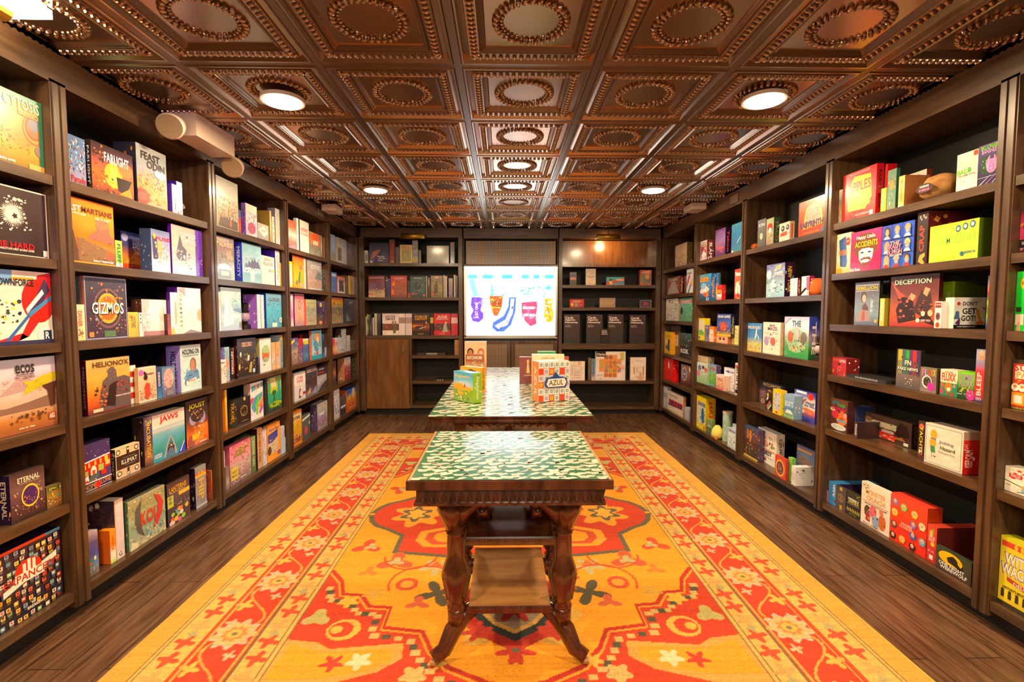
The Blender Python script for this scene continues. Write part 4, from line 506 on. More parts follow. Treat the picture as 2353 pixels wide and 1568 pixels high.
R4F|2056 2043 1977 1136|DCB|cream box with brown lettering and cartoon monsters|g EDC EDC EDC;m 4 86 30 98 14 7 543 876;t 50 80 68 12 C94 MONSTER;t 52 66 64 12 C94 CRUNCH!;r 6 56 94 57 864;t 52 52 76 4 654 BREAKFAST BATTLE GAME;e 24 34 11 14 543;p A33 18,12 22,34 34,30 34,10;e 44 38 12 15 D67;e 54 18 12 15 8AC;e 76 24 12 18 C63;e 72 46 7 6 D75;m 12 8 88 48 40 6 433 EDC E96 8BD C55;t 40 4 60 3 754 FRUIT FRENZY
R4F|2161 2127 2044 1170|A31|large vermilion box scattered with little cartoon heads|g E43 E42 E32 E32;H 12;t 50 46 30 6 FCB MORE;t 50 40 40 5 FBA MONIKERS
R4F|2220 2150 2128 1215 D=.22|622|red spine with peanut picture|g C43 D43 C33 B32;e 40 78 18 9 DB5;e 60 84 8 10 8A5;t 50 68 60 8 EDC NUT SO;t 50 60 60 7 EDC FAST;e 60 50 22 6 DB4;t 46 30 60 5 ECB 8+ 2-8;r 30 8 70 20 EDD
R4F|2236 2231 2149 1296 i=-.01|322|black box with werewolf silhouette on yellow moon|g 343 443 443 433;e 42 66 34 28 EB1;e 42 66 34 28 EB1;p 221 36,50 32,66 42,78 50,84 60,76 64,60 72,50 76,60 80,52 76,42 60,44;m 34 50 70 74 14 6 221;t 46 34 72 14 EEE ONE NIGHT;t 52 18 76 15 EEE WEREWOLF
R5A|2440 2440 2347 305 F|832|dark red box cut by the picture edge|g 944 A54 955;m 5 5 60 95 30 10 BA9 733
R5B|2440 2440 2322 481 F|322|black and hot pink box with poster picture|g 322 C36 D47 C36 322;p E93 0,60 30,66 30,72 0,66;e 20 60 12 14 432;r 0 12 60 30 222;t 20 22 26 7 EDD RE-HOOK;m 2 4 20 12 8 5 EDD
R5C|2440 2440 2314 625 F|193|emerald green box with yellow speech badge|g 2D4 1C3 1B3 1B3;e 16 80 7 9 EB2;t 16 80 9 6 432 FUNNY PARTY;r 2 32 14 40 232;r 2 10 20 28 ECB;r 22 12 40 28 ECB;p DA8 4,0 8,16 14,14 14,0;p EB9 22,0 26,16 32,12 30,0;t 40 62 24 40 232 JOKE
R5D|2440 2440 2308 826 F|312|box with sushi stickers and cartoon lettering|g 332 322 322;r 4 4 96 92 C32;r 8 62 80 88 DDC;t 36 84 60 14 C33 SUSHI;t 40 70 56 12 E93 PARTY;r 4 36 34 60 B32;e 10 44 8 8 EED;e 24 44 8 8 EED;e 10 46 4 3 E83;e 24 46 4 3 E83;m 6 52 34 60 12 6 DB4 E83;r 4 8 30 34 E92;r 8 12 26 28 EDC;m 36 8 60 60 20 8 EDD D74 8B5;t 30 2 50 3 CC3 THE DELUXE PICK AND PASS
R5E|2440 2440 2289 1070 F|CCB|white box with red splat and cartoon track|g DDC EED DDC;m 8 50 34 92 14 14 C33;r 8 60 32 76 B33;t 20 68 20 12 FDD TROLLEY;t 20 84 16 6 FDD TRIAL BY;p 333 0,42 60,22 60,24 0,45;e 36 32 4 7 EA4;r 32 12 42 26 8BD;p 555 24,6 60,22 60,24 24,8;e 60 60 8 16 485;t 8 28 10 5 875 TRIAL
R5F|2440 2440 2272 1229 F|AA2|large yellow box with chunky lilac outlined lettering|g CC2 DC3 DC3 DC2 EC3;r 2 86 60 94 C43;e 26 90 3 4 DB3;e 36 90 3 4 DB3;e 46 90 3 4 7B4;w 36 70 54 15 EED WITS &;w 34 54 60 15 EED WAGERS;p B43 14,38 60,30 60,36 14,44;t 42 37 34 5 EDD DELUXE;t 36 27 56 4 432 HISTORY'S MOST AWARD;P 10 12 332;r 0 0 100 6 332
"""
BOXES_B = r"""
BLA|839 846 576|DDD|small white spine in the left corner|g DDD BBA DDD;r 20 20 80 70 766
BLA|849 894 559|336|deep blue box with soaring creature and white script|g 335 446 346 546 447;p B76 10,20 20,60 60,70 40,40;m 6 10 80 80 50 7 B76 447 98A 324;e 10 8 7 6 DCC;t 60 34 36 8 DDE Robin;t 64 25 36 8 DDE of the;t 56 15 26 8 DDE Stars
BLA|895 908 551|622|tall dark red book|g 743 833 833;V A54 TITANS;r 30 4 70 12 CA3
BLA|909 918 568|445|grey mottled spine|g 667 556 455;m 5 5 95 95 20 16 889 B65 445
BLA|919 948 563|CA6|cream framed box with green engraved figure|g DB7 DC8 DB7;r 14 12 88 72 AA6;m 16 14 86 70 60 8 664 886 CB8 7A7;t 54 88 70 7 A53 QUEST FOR;t 58 78 60 7 A54 EL DORADO
BLA|948 961 552|554|narrow box with blue and yellow landscape|g 99A 889 678 A98 57A CB3 976;m 5 5 95 80 20 16 9AA CCB 875
BLA|962 968 575|432|thin dark brown spine|g 543 433
BLA|981 1032 565|556|wide shrink wrapped olive box with red lettering|g 776 777 665 665 554;m 5 14 95 90 70 8 787 665 898 554;t 44 90 50 6 943 MAGE;t 50 10 44 5 C43 BATTLEMIST
BLA|1035 1045 557|447|slim blue violet spine|g 556 447 558 66A;e 40 92 22 6 C44;m 10 5 90 50 20 14 99B 557
BLB|847 885 634|A44|purple rulebook with pale bone pile|g 834 844 745 745 CA8 DB8;m 5 4 98 40 60 7 DCA EDB A86 533;p 658 30,50 40,66 60,60 50,44;r 0 12 26 18 D33;t 50 90 84 5 EDD DUNGEON MASTER'S GUIDE
BLB|886 893 636|222|black spine cluster next to the purple rulebook|g 333 222 222;r 10 80 90 84 CCC
BLB|893 897 640|43A|thin bright violet spine|g 54A 43A
BLB|898 936 634|C42|fiery red rulebook with battling figures|g C33 B43 A53 954 843;m 5 10 95 84 70 8 E73 D52 A86 744 EA4 BAA;p F81 6,60 20,76 30,60 14,50;p E72 4,10 4,40 20,34 24,14;r 2 11 44 14 E43;t 54 88 66 6 EDD PLAYER'S HANDBOOK
BLB|937 943 645|322|dark spine with orange foot|g 322 322 433 C52
BLB|943 978 635|233|black teal rulebook with beholder eye|g 233 355 355 244;m 6 20 94 80 60 8 588 9BB 244 477;e 50 54 20 20 223;m 36 40 64 68 14 5 ACC;r 2 14 48 18 D34;e 90 10 7 7 C54;t 50 90 56 6 CDD MONSTER MANUAL
BLB|979 982 635|998|thin grey spine|g BA9 A98
BLB|983 989 638|433|dark spine with white stripe|g 544 433 322;r 30 60 50 90 CCD
BLB|990 1018 634|532|yellow brown rulebook with hooded figure|g 875 764 984 874 763;p 433 20,10 30,60 50,80 60,40 60,10;m 10 6 96 90 60 8 CA3 543 A84 764 BB4;r 0 14 50 18 D44;e 50 92 20 6 C97
BLB|1019 1023 633|A98|pale tan spine, first of two|g BA9 A98
BLB|1023 1028 635|998|pale grey spine, second of two|g CBA AA9
BLB|1031 1041 640|768|short lilac figured spine|g A99 878 768;m 5 5 95 95 24 14 CAB 667 B55
BLB|1043 1047 632|B97|peach spine near the lit sign upright|g CA8 CA8
BLB|1047 1052 634|234|navy spine at the upright|g 234 235
BLC|841 844 728|BBB|thin white pamphlet at the corner|g CCC BBB
BLC|844 847 723|BB3|thin yellow banded black spine|g CC3 333 BB3 333
BLC|848 850 724|333|thin black spine with white marks|g 999 333 333 333
BLC|850 854 722|333|black spine beside thinner ones|g 333 333 766 333
BLC|854 857 733|437|thin violet spine|g 659 438
BLC|857 860 730|CB9|thin cream spine|g DCA CB9
BLC|861 867 721|AA9|silver grey leaning spine|g CCB AA9 BA9
BLC|867 876 722|333|dark booklet with grey head line|g 666 333 333;m 10 10 90 70 20 14 555 433
BLC|879 917 721|DCC|white rulebook with brown battle band and pilot figure|g DCC EDD EDC;r 0 22 100 53 743;m 4 24 80 50 36 7 C84 643 D73 A86;p 665 64,8 70,50 84,62 86,40 80,10;e 78 60 5 6 A75;p 965 58,46 60,66 68,68 68,50;t 50 85 58 9 433 EDGE;t 50 74 58 9 433 EMPIRE;t 50 93 36 3 655 OF THE
BLC|948 988 721|333|black rulebook with orange title and duelling figures|g 433 333 322 A52 322 322;p D73 0,36 0,48 50,46 40,40;e 35 34 22 9 433;p EEE 40,28 78,38 78,40 40,31;p 322 62,30 66,64 72,50;e 80 58 4 6 CA9;m 70 20 90 50 14 6 A86 433;t 50 85 70 11 EA2 FORCE;t 50 74 70 9 E92 DESTINY;t 48 6 34 4 DB3 ROLEPLAYING
BLC|997 1036 721|C23|red rulebook with white title and space battle band|g C23 C33 C23;r 0 22 100 53 533;m 2 24 98 52 40 8 999 D73 433 B54;p AA9 50,12 60,50 72,60 84,16;e 72 58 5 6 CB9;t 50 85 60 11 EDD AGE;t 50 75 70 7 DCC REBELLION;t 48 6 36 4 EBB ROLEPLAYING
BRA|1309 1325 626|222|small black box with red logo|g 222 322 222;r 10 40 90 62 C33;t 50 50 80 14 DB7 BETTING;r 10 92 90 94 777
BRA|1346 1369 618|DBA|cream patterned box with narrow black title|g DBA EDB DBA;m 6 6 94 46 40 5 543;m 6 60 94 96 40 5 543;t 50 52 76 5 533 CONSTELLATION;t 50 45 40 4 544 CITIES
BRA|1393 1435 637|455|wide teal and red box with woman in yellow|g 4AA 49A 48A 889;p D33 0,30 100,90 100,60 0,6;e 25 66 7 16 322;p EB3 20,10 16,50 34,50 32,10;t 74 66 42 24 EDC CASANOVA
BRA|1470 1497 621|A43|red framed box with profile face picture|g C54 B54 C54;r 10 10 92 74 776;m 12 12 90 72 40 9 987 665 B97;e 64 56 18 16 D96;e 62 68 20 9 C85;t 50 90 60 6 EDC THE;t 50 82 76 6 EDC BREAKOUT
BRB|1309 1342 688|A22|small red box with tiny colourful figures|g B23 C33 B22;e 18 34 10 20 EB3;r 38 10 54 50 6BC;r 58 10 70 46 D43;m 8 6 92 60 20 9 D94 EDC A22;t 50 78 60 12 EC8 SPEED;t 50 64 50 9 EC8 EMOTION
BRB|1378 1414 685|986|tan box with brown floral engraving|g A87 B98 A86;m 4 4 96 96 60 8 765 CA9 976;e 52 46 30 22 B96
BRB|1470 1497 690|433|small dark framed box with purple heart|g 544 433 544;f 988 4;e 50 50 24 24 A36
BRC|1295 1332 723|222|black box with white three line title, leftmost on its shelf|g 433 433 333;C
BRC|1347 1384 723|222|black box with white three line title, second from the left|g 433 433 333;C
BRC|1396 1432 723|222|black box with white three line title, beside the tiny black box|g 433 433 333;C
BRC|1446 1483 724|222|black box with white three line title, rightmost on its shelf|g 433 433 333;C
BRC|1380 1400 756 i=-.03 d=.05|222|tiny black card box with white title, in front of larger ones|g 322 322 222;t 40 86 60 9 EDC Cards;t 44 74 66 9 EDC Against;t 46 63 72 9 EDC Humanity
BRD|1308 1344 831|BCC|white carry box with abacus drawing and handle|g EDC EDC EDD;r 26 24 76 26 C55;r 12 74 76 76 C65;r 12 24 14 76 C65;r 74 24 76 76 C65;r 20 30 22 70 47A;r 32 30 34 64 C54;r 42 30 44 60 47A;r 52 30 54 54 C54;r 62 30 64 48 47A;o 66 90 12 8 4 D86;r 20 12 76 15 DA5
BRD|1351 1359 823 i=.04|643|brown spine behind the blue spine|g 765 654
BRD|1359 1368 825|68A|blue spine with white lettering next to the round pattern box|g 68A 79B 79B DBA;V4 234 Otrio
BRD|1368 1437 808|9AA|white box with wooden board of coloured rings|g EDC EDD EDD;r 12 24 86 88 EDD;p E95 28,10 72,10 72,24 86,30 86,74 72,74 72,88 28,88 28,74 12,74 12,30 28,30;r 2 82 34 100 322;t 18 90 28 9 EEE Otrio;G;p EBA 66,56 80,58 98,46 98,38 84,42 70,52;e 88 90 6 7 CB5;e 88 76 6 7 CB5;t 14 18 18 2 988 FAMILY GAME;m 4 2 18 6 6 3 433
BRD|1448 1484 822|C97|white box with hand reaching for sticks|g EDD EDC EDC;p DA8 36,16 90,16 84,4 60,0;p DA8 60,14 56,40 70,36 80,14;m 30 30 72 60 12 6 DA8;r 22 28 28 58 A65;r 80 20 86 60 A65;r 40 34 44 56 B76;t 54 84 34 4 544 PICK-UP
"""
XL,XR,YB,ZC=-1.853,2.057,6.36,2.431
LV={'L':dict(zip('ABCDEF',(1.906,1.562,1.216,.869,.525,.129)))}
RV={4:dict(zip('ABCDEF',(1.894,1.584,1.27,.952,.607,.125))),3:dict(zip('ABCDF',(1.87,1.461,1.02,.575,.115))),2:dict(zip('ABCDF',(1.882,1.463,1.051,.608,.115))),1:dict(zip('ABCDEF',(1.88,1.56,1.24,.82,.49,.12)))}
RV[5]=RV[4]
BV={'BL':dict(A=1.972,B=1.535,C=1.043),'BR':dict(A=1.697,B=1.406,C=.935,D=.445)}
DEP=.34
# shell
struct(MB().box(XL-DEP-.06,XR+DEP+.06,-1.6,YB+.42,-.05,0),'floor',None or material('plank_floor',(.07,.03,.014),.33,noise=(4,(.2,.1,.05),(14,1,1)),coat=.15))
nt=bpy.data.materials['plank_floor'].node_tree; br=nt.nodes.new('ShaderNodeTexBrick'); br.inputs['Scale'].default_value=1; br.inputs['Brick Width'].default_value=1.2; br.inputs['Row Height'].default_value=.15; br.inputs['Mortar Size'].default_value=.003; br.inputs['Color1'].default_value=(1,1,1,1); br.inputs['Color2'].default_value=(.6,.55,.5,1); br.inputs['Mortar'].default_value=(.12,.1,.1,1)
tc_=nt.nodes.new('ShaderNodeTexCoord'); mp_=nt.nodes.new('ShaderNodeMapping'); mp_.inputs['Rotation'].default_value=(0,0,math.pi/2); mx=nt.nodes.new('ShaderNodeMixRGB'); mx.blend_type='MULTIPLY'; mx.inputs[0].default_value=.8
bs=nt.nodes['Principled BSDF']; src=bs.inputs['Base Color'].links[0].from_socket; nt.links.new(tc_.outputs['Object'],mp_.inputs[0]); nt.links.new(mp_.outputs[0],br.inputs[0]); nt.links.new(src,mx.inputs[1]); nt.links.new(br.outputs[0],mx.inputs[2]); nt.links.new(mx.outputs[0],bs.inputs['Base Color'])
struct(MB().box(XL-DEP-.06,XL-DEP-.01,-1.6,YB+.42,0,2.6),'wall_left',WOOD); struct(MB().box(XR+DEP+.01,XR+DEP+.06,-1.6,YB+.42,0,2.6),'wall_right',WOOD)
struct(MB().box(XL-DEP,XR+DEP,YB+.37,YB+.42,0,2.6),'wall_back',WOOD); struct(MB().box(XL-DEP,XR+DEP,-1.66,-1.6,0,2.6),'wall_front',WOOD)
struct(MB().box(XL-DEP,XR+DEP,-1.6,YB+.4,2.47,2.55),'trim_1',WOOD)
# tin ceiling
T=.6096; tile=MB()
def ringsq(a,za,b,zb):
    for s in range(4):
        c,q=math.cos(s*math.pi/2),math.sin(s*math.pi/2)
        tile.face([(c*x-q*y,q*x+c*y,z) for x,y,z in ((-a,-a,za),(a,-a,za),(b,-b,zb),(-b,-b,zb))])
pr=[(.290,0),(.284,-.010),(.276,-.010),(.262,.010),(.250,.004),(.246,-.004),(.205,-.004),(.200,.006),(.194,-.002),(.188,.008),(.182,.002),(.176,.012)]
for (a,za),(b,zb) in zip(pr,pr[1:]): ringsq(a,za,b,zb)
tile.face([(-.176,-.176,.012),(.176,-.176,.012),(.176,.176,.012),(-.176,.176,.012)])
def blob(cx,cy,cz,rx,ry,rz,ang=0,n=8,m=4):
    k0=len(tile.v); ca,sa=math.cos(ang),math.sin(ang)
    for i in range(m+1):
        ph=math.pi/2*i/m
        for k in range(n):
            a=6.2832*k/n; x=rx*math.cos(ph)*math.cos(a); y=ry*math.cos(ph)*math.sin(a); tile.v.append((cx+ca*x-sa*y,cy+sa*x+ca*y,cz-rz*math.sin(ph)))
    for i in range(m):
        for k in range(n): k2=(k+1)%n; tile.f.append((k0+i*n+k,k0+i*n+k2,k0+(i+1)*n+k2,k0+(i+1)*n+k)); tile.c.append(None)
for s in range(4):
    c,q=math.cos(s*math.pi/2),math.sin(s*math.pi/2)
    for k in range(15):
        x=-.203+k*.029; blob(c*x+q*.226,q*x-c*.226,-.003,.010,.016,.013,s*math.pi/2)
    for a in (-.5,-.2,.1): blob(c*-.226+q*.226,q*-.226-c*.226,-.003,.024,.007,.012,s*math.pi/2+math.pi/4+a*1.6)
for k in range(32): a=6.2832*k/32; blob(.135*math.cos(a),.135*math.sin(a),.012,.017,.0105,.016,a+.5)
for k in range(32): a=6.2832*(k+.5)/32; blob(.113*math.cos(a),.113*math.sin(a),.012,.009,.008,.010,a)
x0=.1077; Y0=2.2253
tv=np.array(tile.v); tot=MB(); bars=MB()
cols=range(-3,4); rows_=range(-4,8)
V=[];Fs=[];n=0
for i in cols:
    for j in rows_:
        cx=x0+i*T; cy=Y0-T/2+j*T; vv=tv+[cx,cy,ZC]
        vv[:,0]=np.clip(vv[:,0],XL+.0,XR); vv[:,1]=np.clip(vv[:,1],-1.59,YB-.005); V.append(vv); Fs+=[tuple(a+n for a in f) for f in tile.f]; n+=len(tv)
me=bpy.data.meshes.new('ceiling'); me.from_pydata(np.vstack(V).tolist(),[],Fs); me.materials.append(TIN); o=bpy.data.objects.new('ceiling',me); C.objects.link(o); o['kind']='structure'
sm=np.zeros(len(me.polygons),bool); me.update()
for i in range(-3,5): x=x0+(i-.5)*T; bars.box(max(XL,x-.016),min(XR,x+.016),-1.59,YB,ZC-.006,ZC+.01)
for j in range(-4,8): y=Y0+(j)*T; 
for j in range(-5,8):
    y=Y0+j*T
    if -1.5<y<YB-.03: bars.box(XL,XR,y-.013,y+.013,ZC-.005,ZC+.01)
bars.build('ceiling_grid',TBAR)['kind']='structure'
# bookcases
def case(side,y0,y1,levels,label,th=.04,thick={}):
    r=empty('bookcase'); tag(r,label,'bookcase'); s=-1 if side=='L' else 1; X=XL if side=='L' else XR
    def bx(a,b,ya,yb,z0,z1): return MB().box(min(X+s*a,X+s*b),max(X+s*a,X+s*b),ya,yb,z0,z1)
    for k,z in levels.items():
        t=thick.get(k,th); (bx(.004,DEP-.012,y0+.002,y1-.002,z-t,z-.0005)).build('shelf',WOODH,r)
    bx(DEP-.01,DEP,y0-.03,y1+.03,.05,2.43).build('back_panel',BLACK,r)
    for ya,yb in ((y0-.038,y0),(y1,y1+.038)):
        m=bx(0,DEP-.011,ya,yb,.06,2.3); mid=(ya+yb)/2; m2=bx(-.006,0,mid-.012,mid+.012,.06,2.287); k=len(m.v); m.v+=m2.v; m.f+=[tuple(a+k for a in f) for f in m2.f]; m.c+=m2.c; m.build('side_panel',WOOD,r)
    bx(0,DEP-.01,y0-.038,y1+.038,2.288,2.44).build('fascia',WOODH,r); bx(.06,.08,y0-.038,y1+.038,0,.075).build('toe_kick',BLACK,r)
ORD=['nearest','second','third','fourth','farthest']
yl=[1.07,2.133,3.2,4.277,5.31,6.33]; yr=[.93,2.007,3.1,4.19,5.24,6.33]
case('L',-.02,1.03,LV['L'],'left wall bookcase just before the frame edge, nearest to the camera')
for i in range(5): case('L',yl[i]+.038,yl[i+1]-.038,LV['L'],'dark wood bookcase on the left wall, %s of five from the foreground'%ORD[i],)
for i in range(5): case('R',yr[i]+.038,yr[i+1]-.038,RV[5-i],'dark wood bookcase on the right wall, %s of five from the foreground'%ORD[i],thick={'C':.07,'D':.08} if i==3 else {})
# back unit
def bcase(x0,x1,lv,label,top=2.29,xa=None):
    r=empty('bookcase'); tag(r,label,'bookcase')
    for xs,z,t in lv: MB().box(xs[0]+.002,xs[1]-.002,YB+.004,YB+.33,z-t,z-.0005).build('shelf',WOODX,r)
    MB().box(x0-.02,x1+.02,YB+.336,YB+.35,.05,2.43).build('back_panel',BLACK,r)
    for a,b in ((x0-.075 if x0<-1 else x0-.045,x0),(x1,x1+.055 if x1<1 else x1+.068)): MB().box(a,b,YB,YB+.335,.06,2.3).box(a+.012,b-.012,YB-.006,YB,.06,2.287).build('side_panel',WOOD,r)
    MB().box(x0-.04,x1+.05,YB,YB+.33,2.3,2.44).build('fascia',WOODX,r); MB().box(x0-.04,x1+.05,YB+.05,YB+.07,0,.075).build('toe_kick',BLACK,r); return r
a,b=-1.778,-.572
r=bcase(a,b,[((a,b),1.972,.04),((a,b),1.535,.04),((a,b),1.043,.045),((-1.18,b),.783,.04),((-1.18,b),.448,.04),((a,b),.13,.04)],'back wall bookcase left of the lit sign with rulebooks and cabinet door')
MB().box(-1.21,-1.18,YB,YB+.33,.09,1.0).build('divider',WOOD,r)
d=MB().box(a+.01,-1.215,YB-.012,YB+.012,.09,.995).build('door',PANEL,r); MB().box(-1.29,-1.282,YB-.03,YB-.012,.83,.915).build('handle',STEEL,d); MB().lathe(-1.25,YB-.016,[(.006,.925),(.006,.935)],10).build('lock',STEEL,d)
a,b=.768,1.987
r=bcase(a,b,[((a,b),1.697,.04),((a,b),1.406,.04),((a,b),.935,.075),((a,b),.445,.04),((a,b),.105,.04)],'back wall bookcase right of the lit sign with amber wood top panel')
MB().box(a,b,YB+.2,YB+.22,1.93,2.29).box(a,b,YB+.01,YB+.2,1.93,1.965).build('top_panel',PANEL,r)
r=empty('media_cabinet'); tag(r,'bronze mesh fronted cabinet unit framing the lit sign on the back wall','cabinet'); a,b=-.505,.712
MB().box(a,a+.006,YB,YB+.33,.06,2.29).box(b-.004,b,YB,YB+.33,.06,2.29).box(a,b,YB,YB+.33,2.29,2.44).box(a,b,YB+.01,YB+.33,.03,.09).box(a,b,YB+.01,YB+.1,1.93,1.955).build('frame',WOODX,r)
MB().box(a,b,YB+.3,YB+.31,.05,2.3).build('back_panel',BLACK,r)
MB().box(a+.03,b-.03,YB+.02,YB+.03,1.96,2.26).build('mesh_panel',MESHM,r)
for q0,q1 in ((a+.005,.1),(.108,b-.005)):
    dd=MB().box(q0,q1,YB+.0,YB+.02,.1,.15).box(q0,q1,YB,YB+.02,.93,.975).box(q0,q0+.05,YB,YB+.02,.15,.93).box(q1-.05,q1,YB,YB+.02,.15,.93).build('door',WOOD,r); MB().box(q0+.05,q1-.05,YB+.008,YB+.014,.15,.93).build('mesh_panel',MESHM,dd)
# sign
s=empty('lit_sign'); tag(s,'brightly backlit sign with root vegetables on the back wall','sign')
a,b,z0,z1=-.498,.705,1.025,1.90
MB().box(a,a+.025,YB-.03,YB,z0,z1).box(b-.025,b,YB-.03,YB,z0,z1).box(a,b,YB-.03,YB,z0-.02,z0+.015).build('frame',STEEL,s)
mb=MB(); fa=Face(mb,(a+.026,YB-.004,z0+.016),(b-a-.052,0,0),(0,0,z1-z0-.02),(0,-1,0)); tm=MB()
paint(fa,None,"g FFF FFF FFF;r 2 58 98 92 BEF;r 2 86 98 92 3AC;r 12 58 18 100 FFF;r 30 60 40 100 FFF;r 52 60 62 100 FFF;r 70 62 75 100 FFF;r 82 62 88 100 FFF;m 20 62 90 84 60 12 FFF EFF DEF;p 6A9 8,58 3,84 8,88 14,60;p 8B9 14,58 18,84 21,86 18,58;p 5A9 27,58 28,84 31,58;m 62 60 96 76 30 5 3B9 5CA AAA;m 24 60 60 76 16 5 4B9 CCC;p 53C 6,58 5,46 8,38 5,30 7,22 14,20 19,26 19,34 16,38 18,50 16,58;m 7 24 17 56 10 7 76D 64D;p C42 26,60 41,60 40,44 35,30 31,30 27,46;m 28 36 39 58 24 5 F82 F93 E71;p 35B 48,58 47,44 42,30 30,20 29,12 34,6 42,6 50,16 55,36 56,58;p EEE 50,56 49,40 44,24 32,15 36,10 46,16 52,34 54,56;p B35 62,50 62,36 66,22 72,14 79,18 78,30 80,44 79,52;m 64 20 77 46 16 7 E69 D58 C46;p F81 88,56 88,40 87,28 91,20 97,22 98,34 96,44 97,56;m 89 26 96 54 12 7 FB6 FDB;t 34 51 10 5 222 NINE;t 34 46 10 5 222 TILES;t 70 42 13 4 FEE REDISCOVERED;t 71 31 13 4 FEE HIVE MIND;L 12 38 4 24 DCF JUST ONE",random.Random(3),tm,None)
# fix lettering along the shapes
for ch,(x,y) in zip('SOMEONE',[(35,9),(37,11),(39,12),(41,14),(43,16),(45,19),(46.5,22)]): fa.text(ch,x,y,1.7,3.4,lin('223'),0,tm)
for ch,(x,y) in zip('HAS DIED',[(48.5,26),(49.5,29.5),(50.3,33),(50.8,35),(51.2,39),(51.6,42),(52,45),(52.2,48)]):
    if ch!=' ': fa.text(ch,x,y,1.8,2.8,lin('223'),2,tm)
for i,ch in enumerate('WAVELENGTH'): fa.text(ch,89.8+i*.5,53-i*3,1.8,2.6,lin('332'),0,tm)
mb.build('picture',GLOW,s); tm.build('title',GLOW,s)
MB().box(a,b,YB-.05,YB-.01,1.90,1.925).build('lamp_bar',STEEL,s); MB().box(a+.02,b-.02,YB-.075,YB-.05,1.898,1.922).build('light_strip',STRIP,s)
# ceiling lamps, picture lights, emergency lights
for i,(x,y) in enumerate(LAMPS):
    m=empty('ceiling_light'); tag(m,'round warm ceiling light, '+['near left one','near right one','far left one','far right one','left one above the camera','right one above the camera','rear left one','rear right one'][i],'ceiling light','round ceiling lights')
    MB().lathe(x,y,[(.105,ZC-.03),(.105,ZC-.012)],28).build('rim',WHITE,m); MB().lathe(x,y,[(.088,ZC-.034),(.088,ZC-.029)],28).build('lens',LIT,m)
for x,lab in ((-1.13,'unlit brass picture light above the left back bookcase'),(1.34,'lit brass picture light above the amber wood panel')):
    m=empty('picture_light'); tag(m,lab,'picture light')
    k=MB(); k.tube([(x-.145,YB-.1,2.3),(x+.145,YB-.1,2.3)],.036,14).build('shade',BRASS,m,True); MB().tube([(x,YB-.1,2.33),(x,YB-.08,2.38),(x,YB-.009,2.39)],.009,8).build('arm',BRASS,m)
lamp('picture_lamp','AREA',(1.34,YB-.08,2.25),5,(1,.55,.2),.1,(1.34,YB+.25,2.1))
m=empty('emergency_light'); tag(m,'cream emergency light box with two round lamp heads on the left ceiling edge','emergency light')
MB().box(-1.80,-1.66,2.75,3.13,2.30,2.425).build('housing',WHITE,m)
for y,z in ((2.66,2.33),(3.24,2.29)):
    h=MB().tube([(-1.73,y+.02*(1 if y>3 else 1),z),(-1.715,y-.04,z-.03)],[.055,.065],20).build('lamp_head',WHITE,m,True); MB().tube([(-1.715,y-.04,z-.03),(-1.712,y-.048,z-.034)],.058,20).build('lens',LENS,h)
m=empty('wall_lamp'); tag(m,'bright reflector lamp cut by the top left corner','lamp'); q=onZ(45,22,2.40)
MB().box(-1.80,-1.62,1.55,1.86,2.395,2.425).build('reflector',LIT,m); MB().tube([(-1.71,1.6,2.37),(-1.71,1.78,2.37)],.03,12).build('bulb',BRASS,m)
for x,y,lab in ((-1.74,5.1,'small pale ceiling device over the far left bookcases'),(1.93,4.95,'small pale ceiling device over the far right bookcases')):
    tag(MB().box(x-.07,x+.07,y-.1,y+.12,2.36,2.42).build('ceiling_sensor',WHITE),lab,'sensor')
for x,y,lab in ((XL+.004,5.0,'small dark vent plate on the left fascia'),(XR-.012,4.3,'small dark vent plate on the right fascia')):
    tag(MB().box(x,x+.008,y,y+.14,2.31,2.38).build('vent_plate',STEEL),lab,'vent')
